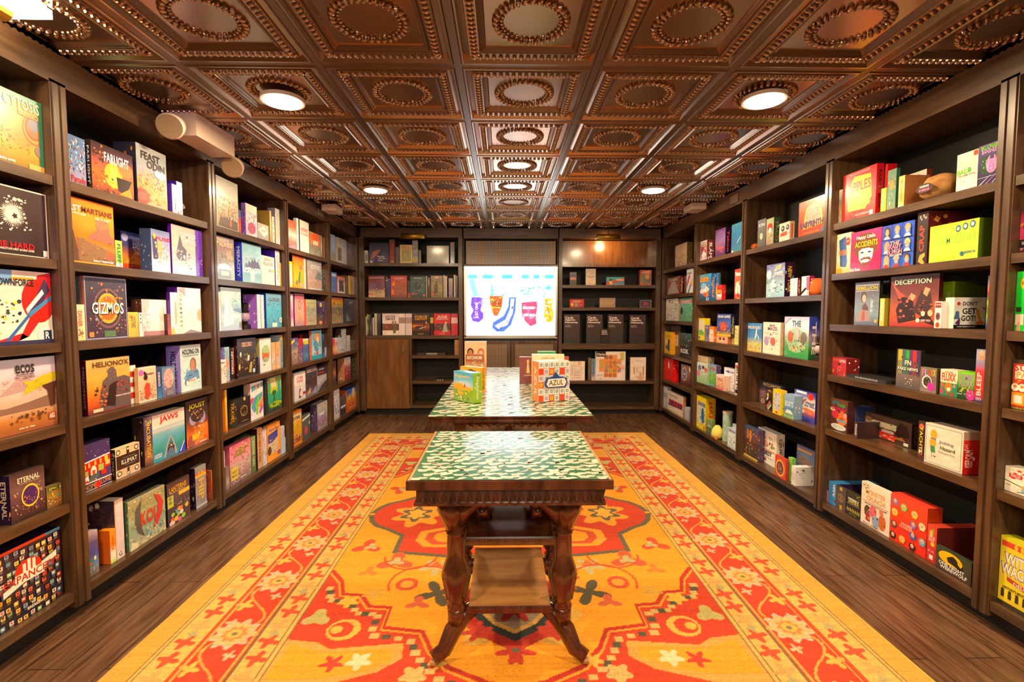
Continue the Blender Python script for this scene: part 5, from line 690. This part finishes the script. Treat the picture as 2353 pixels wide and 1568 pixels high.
# boxes
HOLD={};cnt=0
def place_txt(code,side):
    bay=code[:2]; row=code[2]
    nm={'A':'top','B':'second','C':'third','D':'fourth','E':'fifth','F':'bottom'}[row]
    if side=='B': return '%s shelf %s of the sign'%(nm,'left' if bay=='BL' else 'right')
    i=int(bay[1]); i=i if side=='L' else 5-i
    return '%s shelf, %s %s bookcase'%(nm,ORD[i],'left' if side=='L' else 'right')
used={}
YMIN={'L':yl,'R':yr}
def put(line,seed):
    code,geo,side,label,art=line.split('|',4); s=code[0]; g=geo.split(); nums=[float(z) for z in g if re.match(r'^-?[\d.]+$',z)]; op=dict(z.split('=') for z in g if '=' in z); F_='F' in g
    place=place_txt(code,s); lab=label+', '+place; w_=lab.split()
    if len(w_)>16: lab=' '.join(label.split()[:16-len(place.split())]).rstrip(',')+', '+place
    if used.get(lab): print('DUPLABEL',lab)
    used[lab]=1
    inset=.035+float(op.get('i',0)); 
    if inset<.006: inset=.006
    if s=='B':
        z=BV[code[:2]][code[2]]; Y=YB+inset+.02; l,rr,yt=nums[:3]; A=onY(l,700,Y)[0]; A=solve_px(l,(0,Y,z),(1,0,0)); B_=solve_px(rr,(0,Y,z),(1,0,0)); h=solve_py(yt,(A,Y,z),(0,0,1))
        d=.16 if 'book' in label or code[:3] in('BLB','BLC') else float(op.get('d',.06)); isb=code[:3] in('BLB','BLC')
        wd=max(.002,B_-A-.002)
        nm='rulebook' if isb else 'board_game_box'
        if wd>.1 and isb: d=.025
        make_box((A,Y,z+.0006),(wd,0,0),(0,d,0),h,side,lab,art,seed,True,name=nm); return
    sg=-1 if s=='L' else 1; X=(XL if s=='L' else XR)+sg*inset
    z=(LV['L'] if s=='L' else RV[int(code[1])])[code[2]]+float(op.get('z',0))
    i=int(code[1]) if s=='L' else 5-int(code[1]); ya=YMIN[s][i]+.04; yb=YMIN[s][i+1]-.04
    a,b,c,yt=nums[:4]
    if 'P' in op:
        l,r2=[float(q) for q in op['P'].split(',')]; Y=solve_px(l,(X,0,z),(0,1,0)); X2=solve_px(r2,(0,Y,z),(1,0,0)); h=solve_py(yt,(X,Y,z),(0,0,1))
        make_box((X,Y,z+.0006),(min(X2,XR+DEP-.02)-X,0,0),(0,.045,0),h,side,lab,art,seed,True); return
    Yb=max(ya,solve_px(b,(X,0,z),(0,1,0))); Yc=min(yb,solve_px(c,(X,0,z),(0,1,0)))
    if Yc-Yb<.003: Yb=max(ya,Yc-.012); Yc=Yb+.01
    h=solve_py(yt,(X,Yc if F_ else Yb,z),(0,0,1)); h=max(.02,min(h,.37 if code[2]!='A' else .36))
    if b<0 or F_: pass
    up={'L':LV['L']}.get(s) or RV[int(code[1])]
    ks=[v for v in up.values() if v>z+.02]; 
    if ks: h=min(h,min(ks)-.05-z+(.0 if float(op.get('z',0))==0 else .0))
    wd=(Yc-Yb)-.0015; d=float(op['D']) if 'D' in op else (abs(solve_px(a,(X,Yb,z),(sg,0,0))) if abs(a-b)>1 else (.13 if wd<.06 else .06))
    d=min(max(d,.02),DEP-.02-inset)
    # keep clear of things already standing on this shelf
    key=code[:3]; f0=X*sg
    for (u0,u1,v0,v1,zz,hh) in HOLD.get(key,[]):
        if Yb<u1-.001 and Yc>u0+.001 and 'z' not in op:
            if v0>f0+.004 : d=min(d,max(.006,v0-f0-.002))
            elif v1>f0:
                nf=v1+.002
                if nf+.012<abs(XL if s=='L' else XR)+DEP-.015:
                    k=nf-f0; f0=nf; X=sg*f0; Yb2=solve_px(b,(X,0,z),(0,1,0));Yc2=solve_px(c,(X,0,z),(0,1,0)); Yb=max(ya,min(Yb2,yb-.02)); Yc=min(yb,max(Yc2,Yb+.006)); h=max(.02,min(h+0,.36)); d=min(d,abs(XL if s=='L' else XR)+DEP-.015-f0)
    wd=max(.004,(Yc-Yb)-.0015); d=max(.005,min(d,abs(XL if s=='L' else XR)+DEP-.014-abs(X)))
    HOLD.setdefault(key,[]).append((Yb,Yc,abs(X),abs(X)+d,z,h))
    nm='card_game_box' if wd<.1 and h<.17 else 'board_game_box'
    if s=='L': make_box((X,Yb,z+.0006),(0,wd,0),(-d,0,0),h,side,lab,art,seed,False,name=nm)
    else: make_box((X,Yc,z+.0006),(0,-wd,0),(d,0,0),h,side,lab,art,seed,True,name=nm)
for blk in (BOXES_L,BOXES_R,BOXES_B):
    for line in blk.strip().splitlines():
        cnt+=1
        try: put(line,cnt)
        except Exception as e: print('BOXERR',line[:60],repr(e))
# runs of identical thin spines in the rulebook shelf
def run(l,r_,n,c1,c2,label,lean=0):
    Y=YB+.055; z=1.043; A=solve_px(l,(0,Y,z),(1,0,0));B_=solve_px(r_,(0,Y,z),(1,0,0)); h=solve_py(721,(A,Y,z),(0,0,1))
    for k in range(n):
        mb=MB(); x=A+(B_-A)*k/n; w_=(B_-A)/n-.0012; mb.box(x,x+w_,Y,Y+.2,z+.0006,z+h,lin(c1)); mb.box(x+.001,x+w_-.001,Y-.0005,Y,z+h*.55,z+h*.82,lin(c2)); o=mb.build('rulebook',PRINT)
        tag(o,label,'book',label)
run(917,931,5,'EDD','977','thin white spined rulebook right of the white battle rulebook'); run(932,947,5,'DCC','A88','thin white spined rulebook left of the black duel rulebook'); run(989,996,3,'322','DB3','thin black and yellow spined rulebook left of the red rulebook'); run(1037,1052,5,'C34','ECC','thin red spined rulebook right of the red battle rulebook')
# odd things on shelves
def thing(name,lab,cat): o=empty(name); return tag(o,lab,cat)
def spot(code,px,inset):
    s=code[0]; sg=-1 if s=='L' else 1; X=(XL if s=='L' else XR)+sg*inset; z=(LV['L'] if s=='L' else RV[int(code[1])])[code[2]]; return X,solve_px(px,(X,0,z),(0,1,0)),z+.001
PINK=material('milky_glass',(.6,.45,.55),.2); ORANGE=material('orange_plush',(.75,.16,.03),.95); FUR=material('brown_fur',(.22,.1,.03),1,noise=(30,(.4,.2,.06),(1,1,1))); DKM=material('dark_metal',(.05,.04,.035),.4,.6); YEL=material('yellow_bag',(.75,.6,.12),.7); TUBE=material('green_print_tube',(.25,.4,.12),.4,noise=(18,(.45,.6,.7),(1,1,1)))
for code,px,ins,place,sc_ in (('L1A',430,.16,'top shelf of the second left bookcase',1),('L2C',563,.13,'third shelf of the third left bookcase',.9),('R3C',1884,.09,'third shelf of the third right bookcase',.75)):
    X,Y,z=spot(code,px,ins); t=thing('lantern','dark lantern ornament with milky globe, '+place,'lantern'); k=sc_
    MB().lathe(X,Y,[(.05*k,z),(.05*k,z+.03*k),(.02*k,z+.045*k),(.03*k,z+.06*k)],16).build('base',DKM,t); MB().lathe(X,Y,[(.03*k,z+.06*k),(.046*k,z+.09*k),(.04*k,z+.125*k),(.03*k,z+.135*k)],18).build('globe',PINK,t,True); MB().lathe(X,Y,[(.035*k,z+.135*k),(.04*k,z+.15*k),(.03*k,z+.16*k),(.035*k,z+.21*k),(.02*k,z+.22*k)],16).build('cap',DKM,t)
X,Y,z=spot('R3A',1733,.09); t=thing('plush_toy','lumpy orange plush on the top shelf, third right bookcase','plush toy'); MB().lathe(X,Y,[(.03,z),(.06,z+.02),(.055,z+.045),(.02,z+.07)],14).build('body',ORANGE,t,True); MB().tube([(X,Y-.03,z+.04),(X,Y+.06,z+.03)],.012).build('arm',ORANGE,t,True)
X,Y,z=spot('R3B',1876,.09); t=thing('plush_toy','orange plush monster with white eyes, second shelf of third right bookcase','plush toy'); MB().lathe(X,Y,[(.04,z),(.055,z+.03),(.05,z+.09),(.025,z+.115)],16).build('body',ORANGE,t,True)
for dy in (-.015,.015): MB().lathe(X-.045,Y+dy,[(.004,z+.075),(.009,z+.082),(.004,z+.09)],10).build('eye',WHITE,t)
MB().tube([(X-.05,Y+.03,z+.05),(X-.05,Y+.09,z+.01)],.01).build('arm',DKM,t)
X,Y,z=spot('R4A',2164,.09); t=MB(); t.lathe(X,Y,[(.05,z),(.085,z+.03),(.085,z+.07),(.06,z+.11),(.02,z+.125)],18); o=t.build('fur_pouch',FUR,smooth=True); tag(o,'brown furry pouch with dark label on the top shelf beside the cowboy box','pouch'); m=MB(); fp=Face(m,(X-.09,Y+.05,z+.03),(0,-.1,0),(0,0,.05),(-1,0,0)); fp.ell(50,50,50,46,lin('433')); fp.text('HUMANS',50,70,50,20,lin('EEE')); fp.text('BUBBLES',50,36,60,22,lin('E7A')); m.build('label',PRINT,o)
X,Y,z=spot('R2F',1648,.03); t=thing('duck_bag','yellow duck shaped bag with orange feet, bottom shelf, fourth right bookcase','bag'); MB().lathe(X,Y,[(.04,z+.006),(.06,z+.04),(.05,z+.09),(.02,z+.13)],14).build('body',YEL,t,True); MB().tube([(X-.03,Y-.06,z+.008),(X-.03,Y+.05,z+.008)],.008).build('foot',ORANGE,t)
X,Y,z=spot('R2F',1671,.09); o=MB().lathe(X,Y,[(.045,z),(.045,z+.27)],24).build('tube_tin',TUBE,smooth=False); tag(o,'tall round green and blue game tube on the bottom shelf, fourth right bookcase','tube'); MB().lathe(X,Y,[(.046,z+.27),(.046,z+.285)],24).build('lid',WHITE,o)
o=MB().box(-1.12,-.75,YB+.05,YB+.2,.784,.815).build('audio_receiver',DKM); tag(o,'flat dark grey receiver with small logo on the upper cabinet shelf','receiver'); MB().box(-1.0,-.86,YB+.048,YB+.05,.79,.81).build('front_label',STEEL,o)
for k in range(7): tag(MB().box(-.63,-.575,YB+.03,YB+.2,.784+k*.029,.811+k*.029).build('wooden_block',HONEY),'tan wooden block in the stack at the right end of the upper cabinet shelf','block','tan wooden blocks stacked by the sign cabinet')
o=MB().box(-.9,-.65,YB+.05,YB+.25,.449,.465).build('game_console',DKM); tag(o,'flat black device with three pale slanted stripes on the middle cabinet shelf','device'); MB().box(-.86,-.845,YB+.049,YB+.05,.45,.463).box(-.83,-.815,YB+.049,YB+.05,.45,.463).box(-.80,-.785,YB+.049,YB+.05,.45,.463).build('stripe',STEEL,o)
# tables
def top_pattern(x0,x1,y0,y1,z,sc_):
    mb=MB(); rnd=random.Random(7); f=Face(mb,(x0,y0,z),(x1-x0,0,0),(0,y1-y0,0),(0,0,1)); f.l=0; f.rect(0,0,100,100,lin('264')); f.l=4; W,H=x1-x0,y1-y0; nx=int(W/(.052*sc_)); ny=int(H/(.040*sc_))
    for j in range(ny):
        for i in range(nx):
            cx=(i+.5+(.5 if j%2 else 0)+rnd.uniform(-.22,.22))/nx*100; cy=(j+.5+rnd.uniform(-.2,.2))/ny*100; t=rnd.randrange(5); a0=rnd.uniform(0,3.14); rx=.0255*sc_*100/W*rnd.uniform(.8,1.1); ry=.019*sc_*100/H*rnd.uniform(.7,1.1); c=lin(rnd.choice(('CBA','DCB'))); n=14; rel=[(1+.34*math.sin(2*a+a0*2)+.26*math.sin(3*a+a0)+.16*math.sin(5*a+a0*3)) for a in [6.283*k/n for k in range(n)]]
            mb.face([f.p(cx+rx*rel[k]*math.cos(6.283*k/n+.3*math.sin(a0)),cy+ry*rel[k]*math.sin(6.283*k/n+a0*.4)) for k in range(n)],c)
    return mb
t=empty('display_table'); tag(t,'near carved mahogany parlour table with green and cream patterned top','table')
tx0,tx1,ty0,ty1=-.337,.388,1.675,2.385; cx=(tx0+tx1)/2; cyy=(ty0+ty1)/2
MB().box(tx0,tx1,ty0,ty1,.725,.757).build('tabletop',DARK,t)
MB().box(tx0+.004,tx0+.014,ty0+.01,ty1,.757,.7585).box(tx1-.014,tx1-.004,ty0+.01,ty1,.757,.7585).build('edge_trim',HONEY,t)
top_pattern(tx0+.014,tx1-.014,ty0+.01,ty1,.7585,1).build('patterned_cover',PRINT,t)
ap=MB().box(tx0+.03,tx1-.03,ty0+.03,ty1-.03,.665,.725).box(tx0+.022,tx1-.022,ty0+.022,ty1-.022,.66,.67)
for k in range(22):
    x=tx0+.04+k*.0302; ap.face([(x,ty0+.03,.72),(x+.015,ty0+.018,.675),(x+.030,ty0+.03,.72)])
    for dx in (0,.015): ap.face([(x+dx,ty0+.03,.672+(.048 if dx==0 else 0)),(x+.015,ty0+.018,.675),(x+.03-dx,ty0+.03,.672)])
ap.build('apron',DARK,t)
for sx in (-1,1):
    for sy in (-1,1):
        X=cx+sx*.205; Y=cyy+sy*.2
        L=MB().lathe(X,Y,[(.03,.20),(.038,.215),(.03,.23),(.034,.24),(.042,.25),(.05,.30),(.058,.335),(.05,.37),(.036,.41),(.034,.50),(.04,.51),(.03,.52),(.038,.535)],24,.1)
        L.tube([(X,Y,.53),(X+sx*.02,Y,.60),(X+sx*.035,Y,.67)],[.04,.05,.045],10); L.tube([(X-sx*.01,Y,.55),(X-sx*.04,Y,.60),(X-sx*.09,Y,.64),(X-sx*.125,Y,.62),(X-sx*.12,Y,.58),(X-sx*.085,Y,.585)],[.03,.034,.036,.034,.03,.02],10)
        L.tube([(X-sx*.1,Y-sy*.06,.205),(X-sx*.03,Y-sy*.02,.17),(X+sx*.015,Y+sy*.01,.12),(X+sx*.045,Y+sy*.03,.06),(X+sx*.085,Y+sy*.05,.04)],[.026,.034,.036,.03,.026],10); L.tube([(X,Y,.22),(X,Y,.15)],[.034,.034],12)
        lo=L.build('leg',DARK,t,True); MB().tube([(X+sx*.07,Y+sy*.05,.024),(X+sx*.095,Y+sy*.05,.024)],.012,12).build('caster',HONEY,lo)
for nm,z,w2,mt in (('lower_shelf',.235,.155,HONEY),('middle_shelf',.50,.165,DARK)):
    y0_,y1_=(1.80,2.25); so=MB().box(cx-w2,cx+w2,y0_,y1_,z-.02,z).build(nm,mt,t); e=MB()
    e.box(cx-w2-.006,cx+w2+.006,y0_-.008,y0_,z-.03,z-.004)
    for k in range(30): xx=cx-w2+.005+k*(2*w2-.01)/29; e.lathe(xx,y0_-.008,[(.002,z-.016),(.0055,z-.010),(.002,z-.004)],8)
    e.build('beaded_edge',DARK,so)
t=empty('display_table'); tag(t,'long far table with green and cream patterned top carrying board games','table')
ux0,ux1,uy0,uy1=-.424,.517,2.735,5.2
MB().box(ux0,ux1,uy0,uy1,.745,.757).box(ux0+.006,ux1-.006,uy0+.006,uy1-.006,.733,.745).box(ux0,ux1,uy0,uy1,.72,.733).build('tabletop',DARK,t); top_pattern(ux0+.002,ux1-.002,uy0+.002,uy1,.757,1.55).build('patterned_cover',PRINT,t)
e=MB(); e.box(ux0+.14,ux1-.14,uy0+.08,uy0+.1,.69,.72)
for k in range(12): x=ux0+.2+k*.048; e.lathe(x,uy0+.09,[(.004,.672),(.02,.684),(.022,.70)],10)
e.build('apron',DARK,t)
for x in (-.25,.34):
    for y in (uy0+.06,uy1-.2): MB().box(x-.03,x+.03,y,y+.1,.60,.72).build('bracket',DARK,t)
for y in (uy0+.16,uy1-.25): MB().box(.02,.055,y,y+.06,0.04,.72).box(-.25,.34,y-.02,y+.08,.013,.05).build('leg',DARK,t)
# games on the far table
def tbox(l,r_,yb,yt,d,side,lab,art,seed,yr=None,sr=True):
    A=onZ(l,yb,.7601); B_=onZ(r_,yr or yb,.7601); A=Vector(A);B_=Vector(B_); U=B_-A; W=Vector((-U.y,U.x,0)).normalized()*d; h=solve_py(yt,A,(0,0,1)); A.z=.7602;U.z=0
    make_box(A,U,W,h,side,lab,art,seed,sr)
tbox(1043,1087,918,852,.07,'8B2','small blue and green castle landscape box, front left on far table',"g 5AC 6BD 9CD CB4 8A4 7A3;e 50 56 40 14 BCD;p EA3 0,56 30,62 60,52 90,50 98,40 0,36;p 8A3 0,40 40,36 100,44 100,10 0,10;p C33 52,50 58,62 64,50;p FA3 20,30 34,44 54,26 34,20;m 5 4 95 40 50 8 47B 9C4 EC3 EEE 574;t 46 84 80 14 EC8 Kingdomino;S EDC Kingdomino",501,928)
tbox(1058,1106,899,842,.05,'D92','orange box with dark jungle arch, behind the castle box on far table',"g EA3 DA3 CA3;p 432 4,6 10,60 30,84 50,92 76,84 96,60 96,0 4,0;p DA3 24,50 36,74 50,80 66,74 76,54;m 8 4 96 50 40 8 553 432 664;t 48 68 42 12 332 LOST;t 48 54 50 10 332 CITIES;S 554 LOST CITIES",502,904)
tbox(1070,1112,862,815,.06,'A63','brown quilt box with cream title, third in the left row of far table',"g A64 A53 DB7 79A;m 4 4 96 70 60 12 DB6 69B B64 EDB;t 50 84 84 16 EED PATCHWORK",503)
tbox(1068,1118,856,785,.05,'99A','tall peach box with two cartoon adventurers at back of far table',"g DB9 EB8 DA8;e 26 66 15 13 533;e 26 62 10 11 B75;e 74 64 15 15 C64;e 74 60 10 11 EB9;m 5 5 95 40 40 9 88A EDC B86;S EDD SAGANI",504)
tbox(1237,1306,925,832,.085,'D84','square box tiled with orange and blue mosaic and cream title',"g EDD EDD;"+';'.join('r %g %g %g %g %s;e %g %g 5.6 6 %s;k %g %g 6 8 %s;e %g %g 2 2 %s'%(i*16.66+.6,j*16.66+.6,(i+1)*16.66-.6,(j+1)*16.66-.6,c,i*16.66+8.3,j*16.66+8.3,c2,i*16.66+8.3,j*16.66+8.3,c3,i*16.66+8.3,j*16.66+8.3,c) for i in range(6) for j in range(6) for c,c2,c3 in [(('E42','E42','E42'),('DDC','DDC','368'),('E52','EA2','EB3'),('DCC','DCC','659'))[(i*3+j*5+i*j)%4]])+";p 248 16,44 22,60 42,62 52,74 64,62 88,58 92,46 86,34 22,36;p EDC 22,44 28,57 82,57 88,47 82,37 28,37;t 54 47 48 13 543 AZUL;S EDD AZUL",505,919,False)
tbox(1222,1296,898,815,.06,'DC9','cream box with black lettered side behind the mosaic box',"g EDB EDB EDC;r 18 74 92 78 543;r 20 72 90 73 865;m 20 4 90 68 30 9 997 CB9 665;t 50 90 40 3 865 CLASSIC GAME;S 332 BATTLESHIP",506,None,False)
tbox(1194,1232,882,821,.05,'A75','red box with gold king piece, third in the right row of far table',"g 844 844 733;p DB7 40,40 46,80 54,80 62,40;e 50 84 7 6 DB7;m 4 4 96 30 20 10 A64 633;t 50 32 50 5 DBA CHESS;S CA9 CHECKERS",507,None,False)
tbox(1235,1277,858,808,.05,'4A5','green box peeking above the cream box on far table',"g 4A5 396 285;t 50 90 70 8 264 BACKGAMMON",508)
tbox(1288,1307,862,820,.04,'A54','red brown box edge right behind the cream box on far table',"g A54 B65 A54",509)
# rug
rx0,rx1,ry0,ry1=-1.465,1.565,.75,5.35; rc=(rx0+rx1)/2; hw=(rx1-rx0)/2; st=.0055
xs=np.arange(rx0,rx1+1e-6,st); ys=np.arange(ry0,ry1+1e-6,st); GX,GY=np.meshgrid(xs,ys); U=np.abs(GX-rc); yc=3.18
img=np.zeros(GX.shape+(3,)); rg=np.random.RandomState(5)
def L3(c): return np.array(lin(c))
img[:]=L3('DA4')
D=np.minimum(hw-U,np.minimum(ry1-GY,GY-ry0))   # distance from the edge
S_=np.where(hw-U<=np.minimum(ry1-GY,GY-ry0),GY-yc,GX-rc)  # coordinate along a border
def band(a,b,c): img[(D>=a)&(D<b)]=L3(c)
band(0,.10,'DA4');band(.10,.105,'764');band(.105,.118,'DB6');band(.118,.123,'764');band(.123,.24,'DB6');band(.24,.25,'B52');band(.25,.455,'C42');band(.455,.465,'764');band(.465,.56,'DB6');band(.56,.565,'764');band(.565,.578,'DB6');band(.578,.584,'764')
def motif(d0,per,off,rad,c,shape=0,lo=0,hi=1):
    p=((S_+off)%per)-per/2; q=D-d0; th=np.arctan2(q,p); r=np.hypot(p,q); 
    m=(r<rad*(1+(.16*np.sin(9*th) if shape==1 else .45*np.sin(4*th+.6) if shape==2 else 0)))&(r>rad*lo)&(D>.1)&(D<.6); img[m]=L3(c)
for dd in (.18,.515):
    for k,c in ((0,'C53'),(.1,'CA6'),(.2,'C53')): motif(dd,.3,k,.033,c,2)
    motif(dd,.3,.15,.02,'AA7',2)
# vine and leaves in the red border
ph=S_/.4*2*math.pi; vine=np.abs(D-(.35+.07*np.sin(ph)))<.006; img[vine&(D>.26)&(D<.45)]=L3('EA5')
for a,b,r,c in ((.29,.0,.03,'DB5'),(.41,.2,.03,'DB5'),(.30,.13,.02,'BB9'),(.40,.33,.02,'BB9')): motif(a,.4,b,r,c,2)
motif(.352,.4,.2,.085,'BBA',1);motif(.352,.4,.2,.068,'DB7',1);motif(.352,.4,.2,.045,'D85',1);motif(.352,.4,.2,.03,'EB5',0);motif(.352,.4,.2,.012,'776',0)
for dd in (.262,.443): img[np.abs(D-dd)<.004]=L3('EA5')
# field
fd=D>.584; img[fd]=L3('EA2'); V_=np.abs(GY-yc)
def inpoly(pts,u,v):
    m=np.zeros(u.shape,bool); j=len(pts)-1
    for i in range(len(pts)):
        xi,yi=pts[i];xj,yj=pts[j]
        if yi!=yj: m^=((yi>v)!=(yj>v))&(u<(xj-xi)*(v-yi)/(yj-yi)+xi)
        j=i
    return m
def fp(pts,c): m=inpoly(pts,U,V_)&fd; img[m]=L3(c)
def grow(pts,k,c0=(0,0)): return [(c0[0]+(x-c0[0])*k,c0[1]+(y-c0[1])*k) for x,y in pts]
spn=[(.92,.70),(.84,.80),(.80,.91),(.71,.92),(.65,1.01),(.55,1.02),(.55,1.16),(.38,1.19),(.33,1.30),(.25,1.40),(.10,1.48),(0,1.50),(0,3),(1.5,3),(1.5,.7)]
fp(spn,'B32'); fp([(x+.012,y+.02) for x,y in spn],'EA3'); fp([(x+.018,y+.03) for x,y in spn],'C42')
for a,b in zip(spn[1:10],spn[2:11]):
    for t_ in (.1,.4,.7):
        x=a[0]+(b[0]-a[0])*t_+.03;y=a[1]+(b[1]-a[1])*t_+.045; fp([(x,y),(x+.035,y),(x+.035,y+.03),(x,y+.03)],'CB7' if t_!=.4 else '554')
def dot(x,y,r,c,k=0,n=5,asp=1):
    th=np.arctan2(V_-y,U-x); rr=np.hypot((U-x),(V_-y)*asp); img[(rr<r*(1+k*np.sin(n*th)))&fd]=L3(c)
fp([(.93,1.24),(.8,1.26),(.74,1.30),(.45,1.27),(.44,1.36),(.52,1.43),(.72,1.5),(.95,1.52)],'EA5'); fp([(.90,1.27),(.76,1.32),(.49,1.30),(.48,1.36),(.56,1.42),(.72,1.46),(.92,1.46)],'DA2')
dot(.72,1.18,.07,'EB5');dot(.73,1.18,.05,'C42');dot(.75,1.18,.025,'EB5');dot(.86,1.10,.05,'BB7',.3,3);dot(.76,.98,.04,'DB4',.3);dot(.6,1.37,.04,'DDB',.3);dot(.7,1.38,.035,'C43',.4);dot(.38,1.45,.045,'CB7',.2);dot(.3,1.38,.03,'DB5',.3)
med=[(0,.56),(.36,.55),(.64,.50),(.64,.30),(.74,.22),(.82,.17),(.87,.10),(.90,0),(0,0)]
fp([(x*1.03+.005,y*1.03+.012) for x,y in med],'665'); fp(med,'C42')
fp([(0,.47),(.50,.46),(.56,.38),(.55,.26),(.40,.20),(0,.22)],'EA3');fp([(0,.44),(.46,.43),(.51,.36),(.5,.28),(.38,.23),(0,.25)],'C53');fp([(0,.41),(.42,.40),(.46,.35),(.45,.29),(.36,.25),(0,.27)],'EA2')
dot(.25,.33,.07,'776',.3,7,1.6);dot(.25,.33,.045,'EA4',.3,5,1.6);dot(.60,.03,.14,'EA3',.25,6);dot(.62,.02,.08,'665',.3,5);dot(.62,.02,.05,'EB4',.2);dot(.2,.0,.2,'E73',.25,6);dot(.2,.0,.1,'665',.3,6);dot(.2,0,.05,'EA3')
for x,y,r,c,k,n in ((.62,.62,.07,'C64',.5,3),(.62,.62,.035,'BB8',.4,3),(.82,.45,.06,'C53',.5,3),(.80,.45,.03,'BB8',.4,3),(.40,.68,.06,'BB8',.45,5),(.40,.66,.03,'D73',.3,3),(.52,.84,.055,'C53',0,3),(.52,.84,.032,'EA3',0,3),(.36,.92,.07,'554',.6,4),(.44,1.0,.04,'C64',.5,3),(.66,.92,.04,'CA4',.4,5),(.74,.72,.035,'D83',.5,3),(.3,.78,.03,'C53',.4,3)): dot(x,y,r,c,k,n)
for cxx,cyy_,rr0 in ((.55,.56,.14),(.45,.83,.16)): rr=np.hypot(U-cxx,V_-cyy_); img[(np.abs(rr-rr0)<.006)&fd&(V_>.57)&(U<.72)&(V_<.9)]=L3('C53')
fp([(0,.57),(.0,.75),(.02,.75),(.02,.57)],'C53')
pend=[(0,.86),(.12,.90),(.17,1.0),(.15,1.10),(.10,1.17),(0,1.24)]
dot(.0,1.05,.27,'DB5',.12,9);fp(grow(pend,1.5,(0,1.05)),'B32');dot(0,1.05,.2,'C43',.25,9);fp(grow(pend,1.15,(0,1.05)),'344');fp(grow(pend,.9,(0,1.05)),'DB6');fp(grow(pend,.75,(0,1.05)),'998');dot(0,1.03,.09,'A32',.35,7);dot(0,1.32,.06,'C43',.4,6);dot(.16,1.2,.05,'C43',.4,6);dot(0,1.32,.015,'776')
row=1+.07*rg.randn(len(ys),1); kn=1+.09*rg.randn(*GX.shape); img*=np.clip((row*kn),.6,1.4)[...,None]*np.array([.8,.66,.55])
ny,nx=GX.shape; vs=np.stack([GX,GY,np.full(GX.shape,.011)],-1).reshape(-1,3)
idx=np.arange(ny*nx).reshape(ny,nx); q=np.stack([idx[:-1,:-1],idx[:-1,1:],idx[1:,1:],idx[1:,:-1]],-1).reshape(-1,4)
me=bpy.data.meshes.new('rug'); me.vertices.add(len(vs)); me.vertices.foreach_set('co',vs.ravel()); me.loops.add(q.size); me.loops.foreach_set('vertex_index',q.ravel()); me.polygons.add(len(q)); me.polygons.foreach_set('loop_start',np.arange(0,q.size,4)); me.polygons.foreach_set('loop_total',np.full(len(q),4)); me.update(calc_edges=True)
a_=me.color_attributes.new('Col','FLOAT_COLOR','POINT'); a_.data.foreach_set('color',np.concatenate([img.reshape(-1,3),np.ones((ny*nx,1))],1).ravel()); me.materials.append(MATT)
o=bpy.data.objects.new('rug',me); C.objects.link(o); tag(o,'large red and gold oriental wool rug with floral border on the wood floor','rug')
MB().box(rx0,rx1,ry0,ry1,.001,.0105,lin('DA4')).build('rug_backing',MATT,o)
bpy.data.objects.remove(_fo)
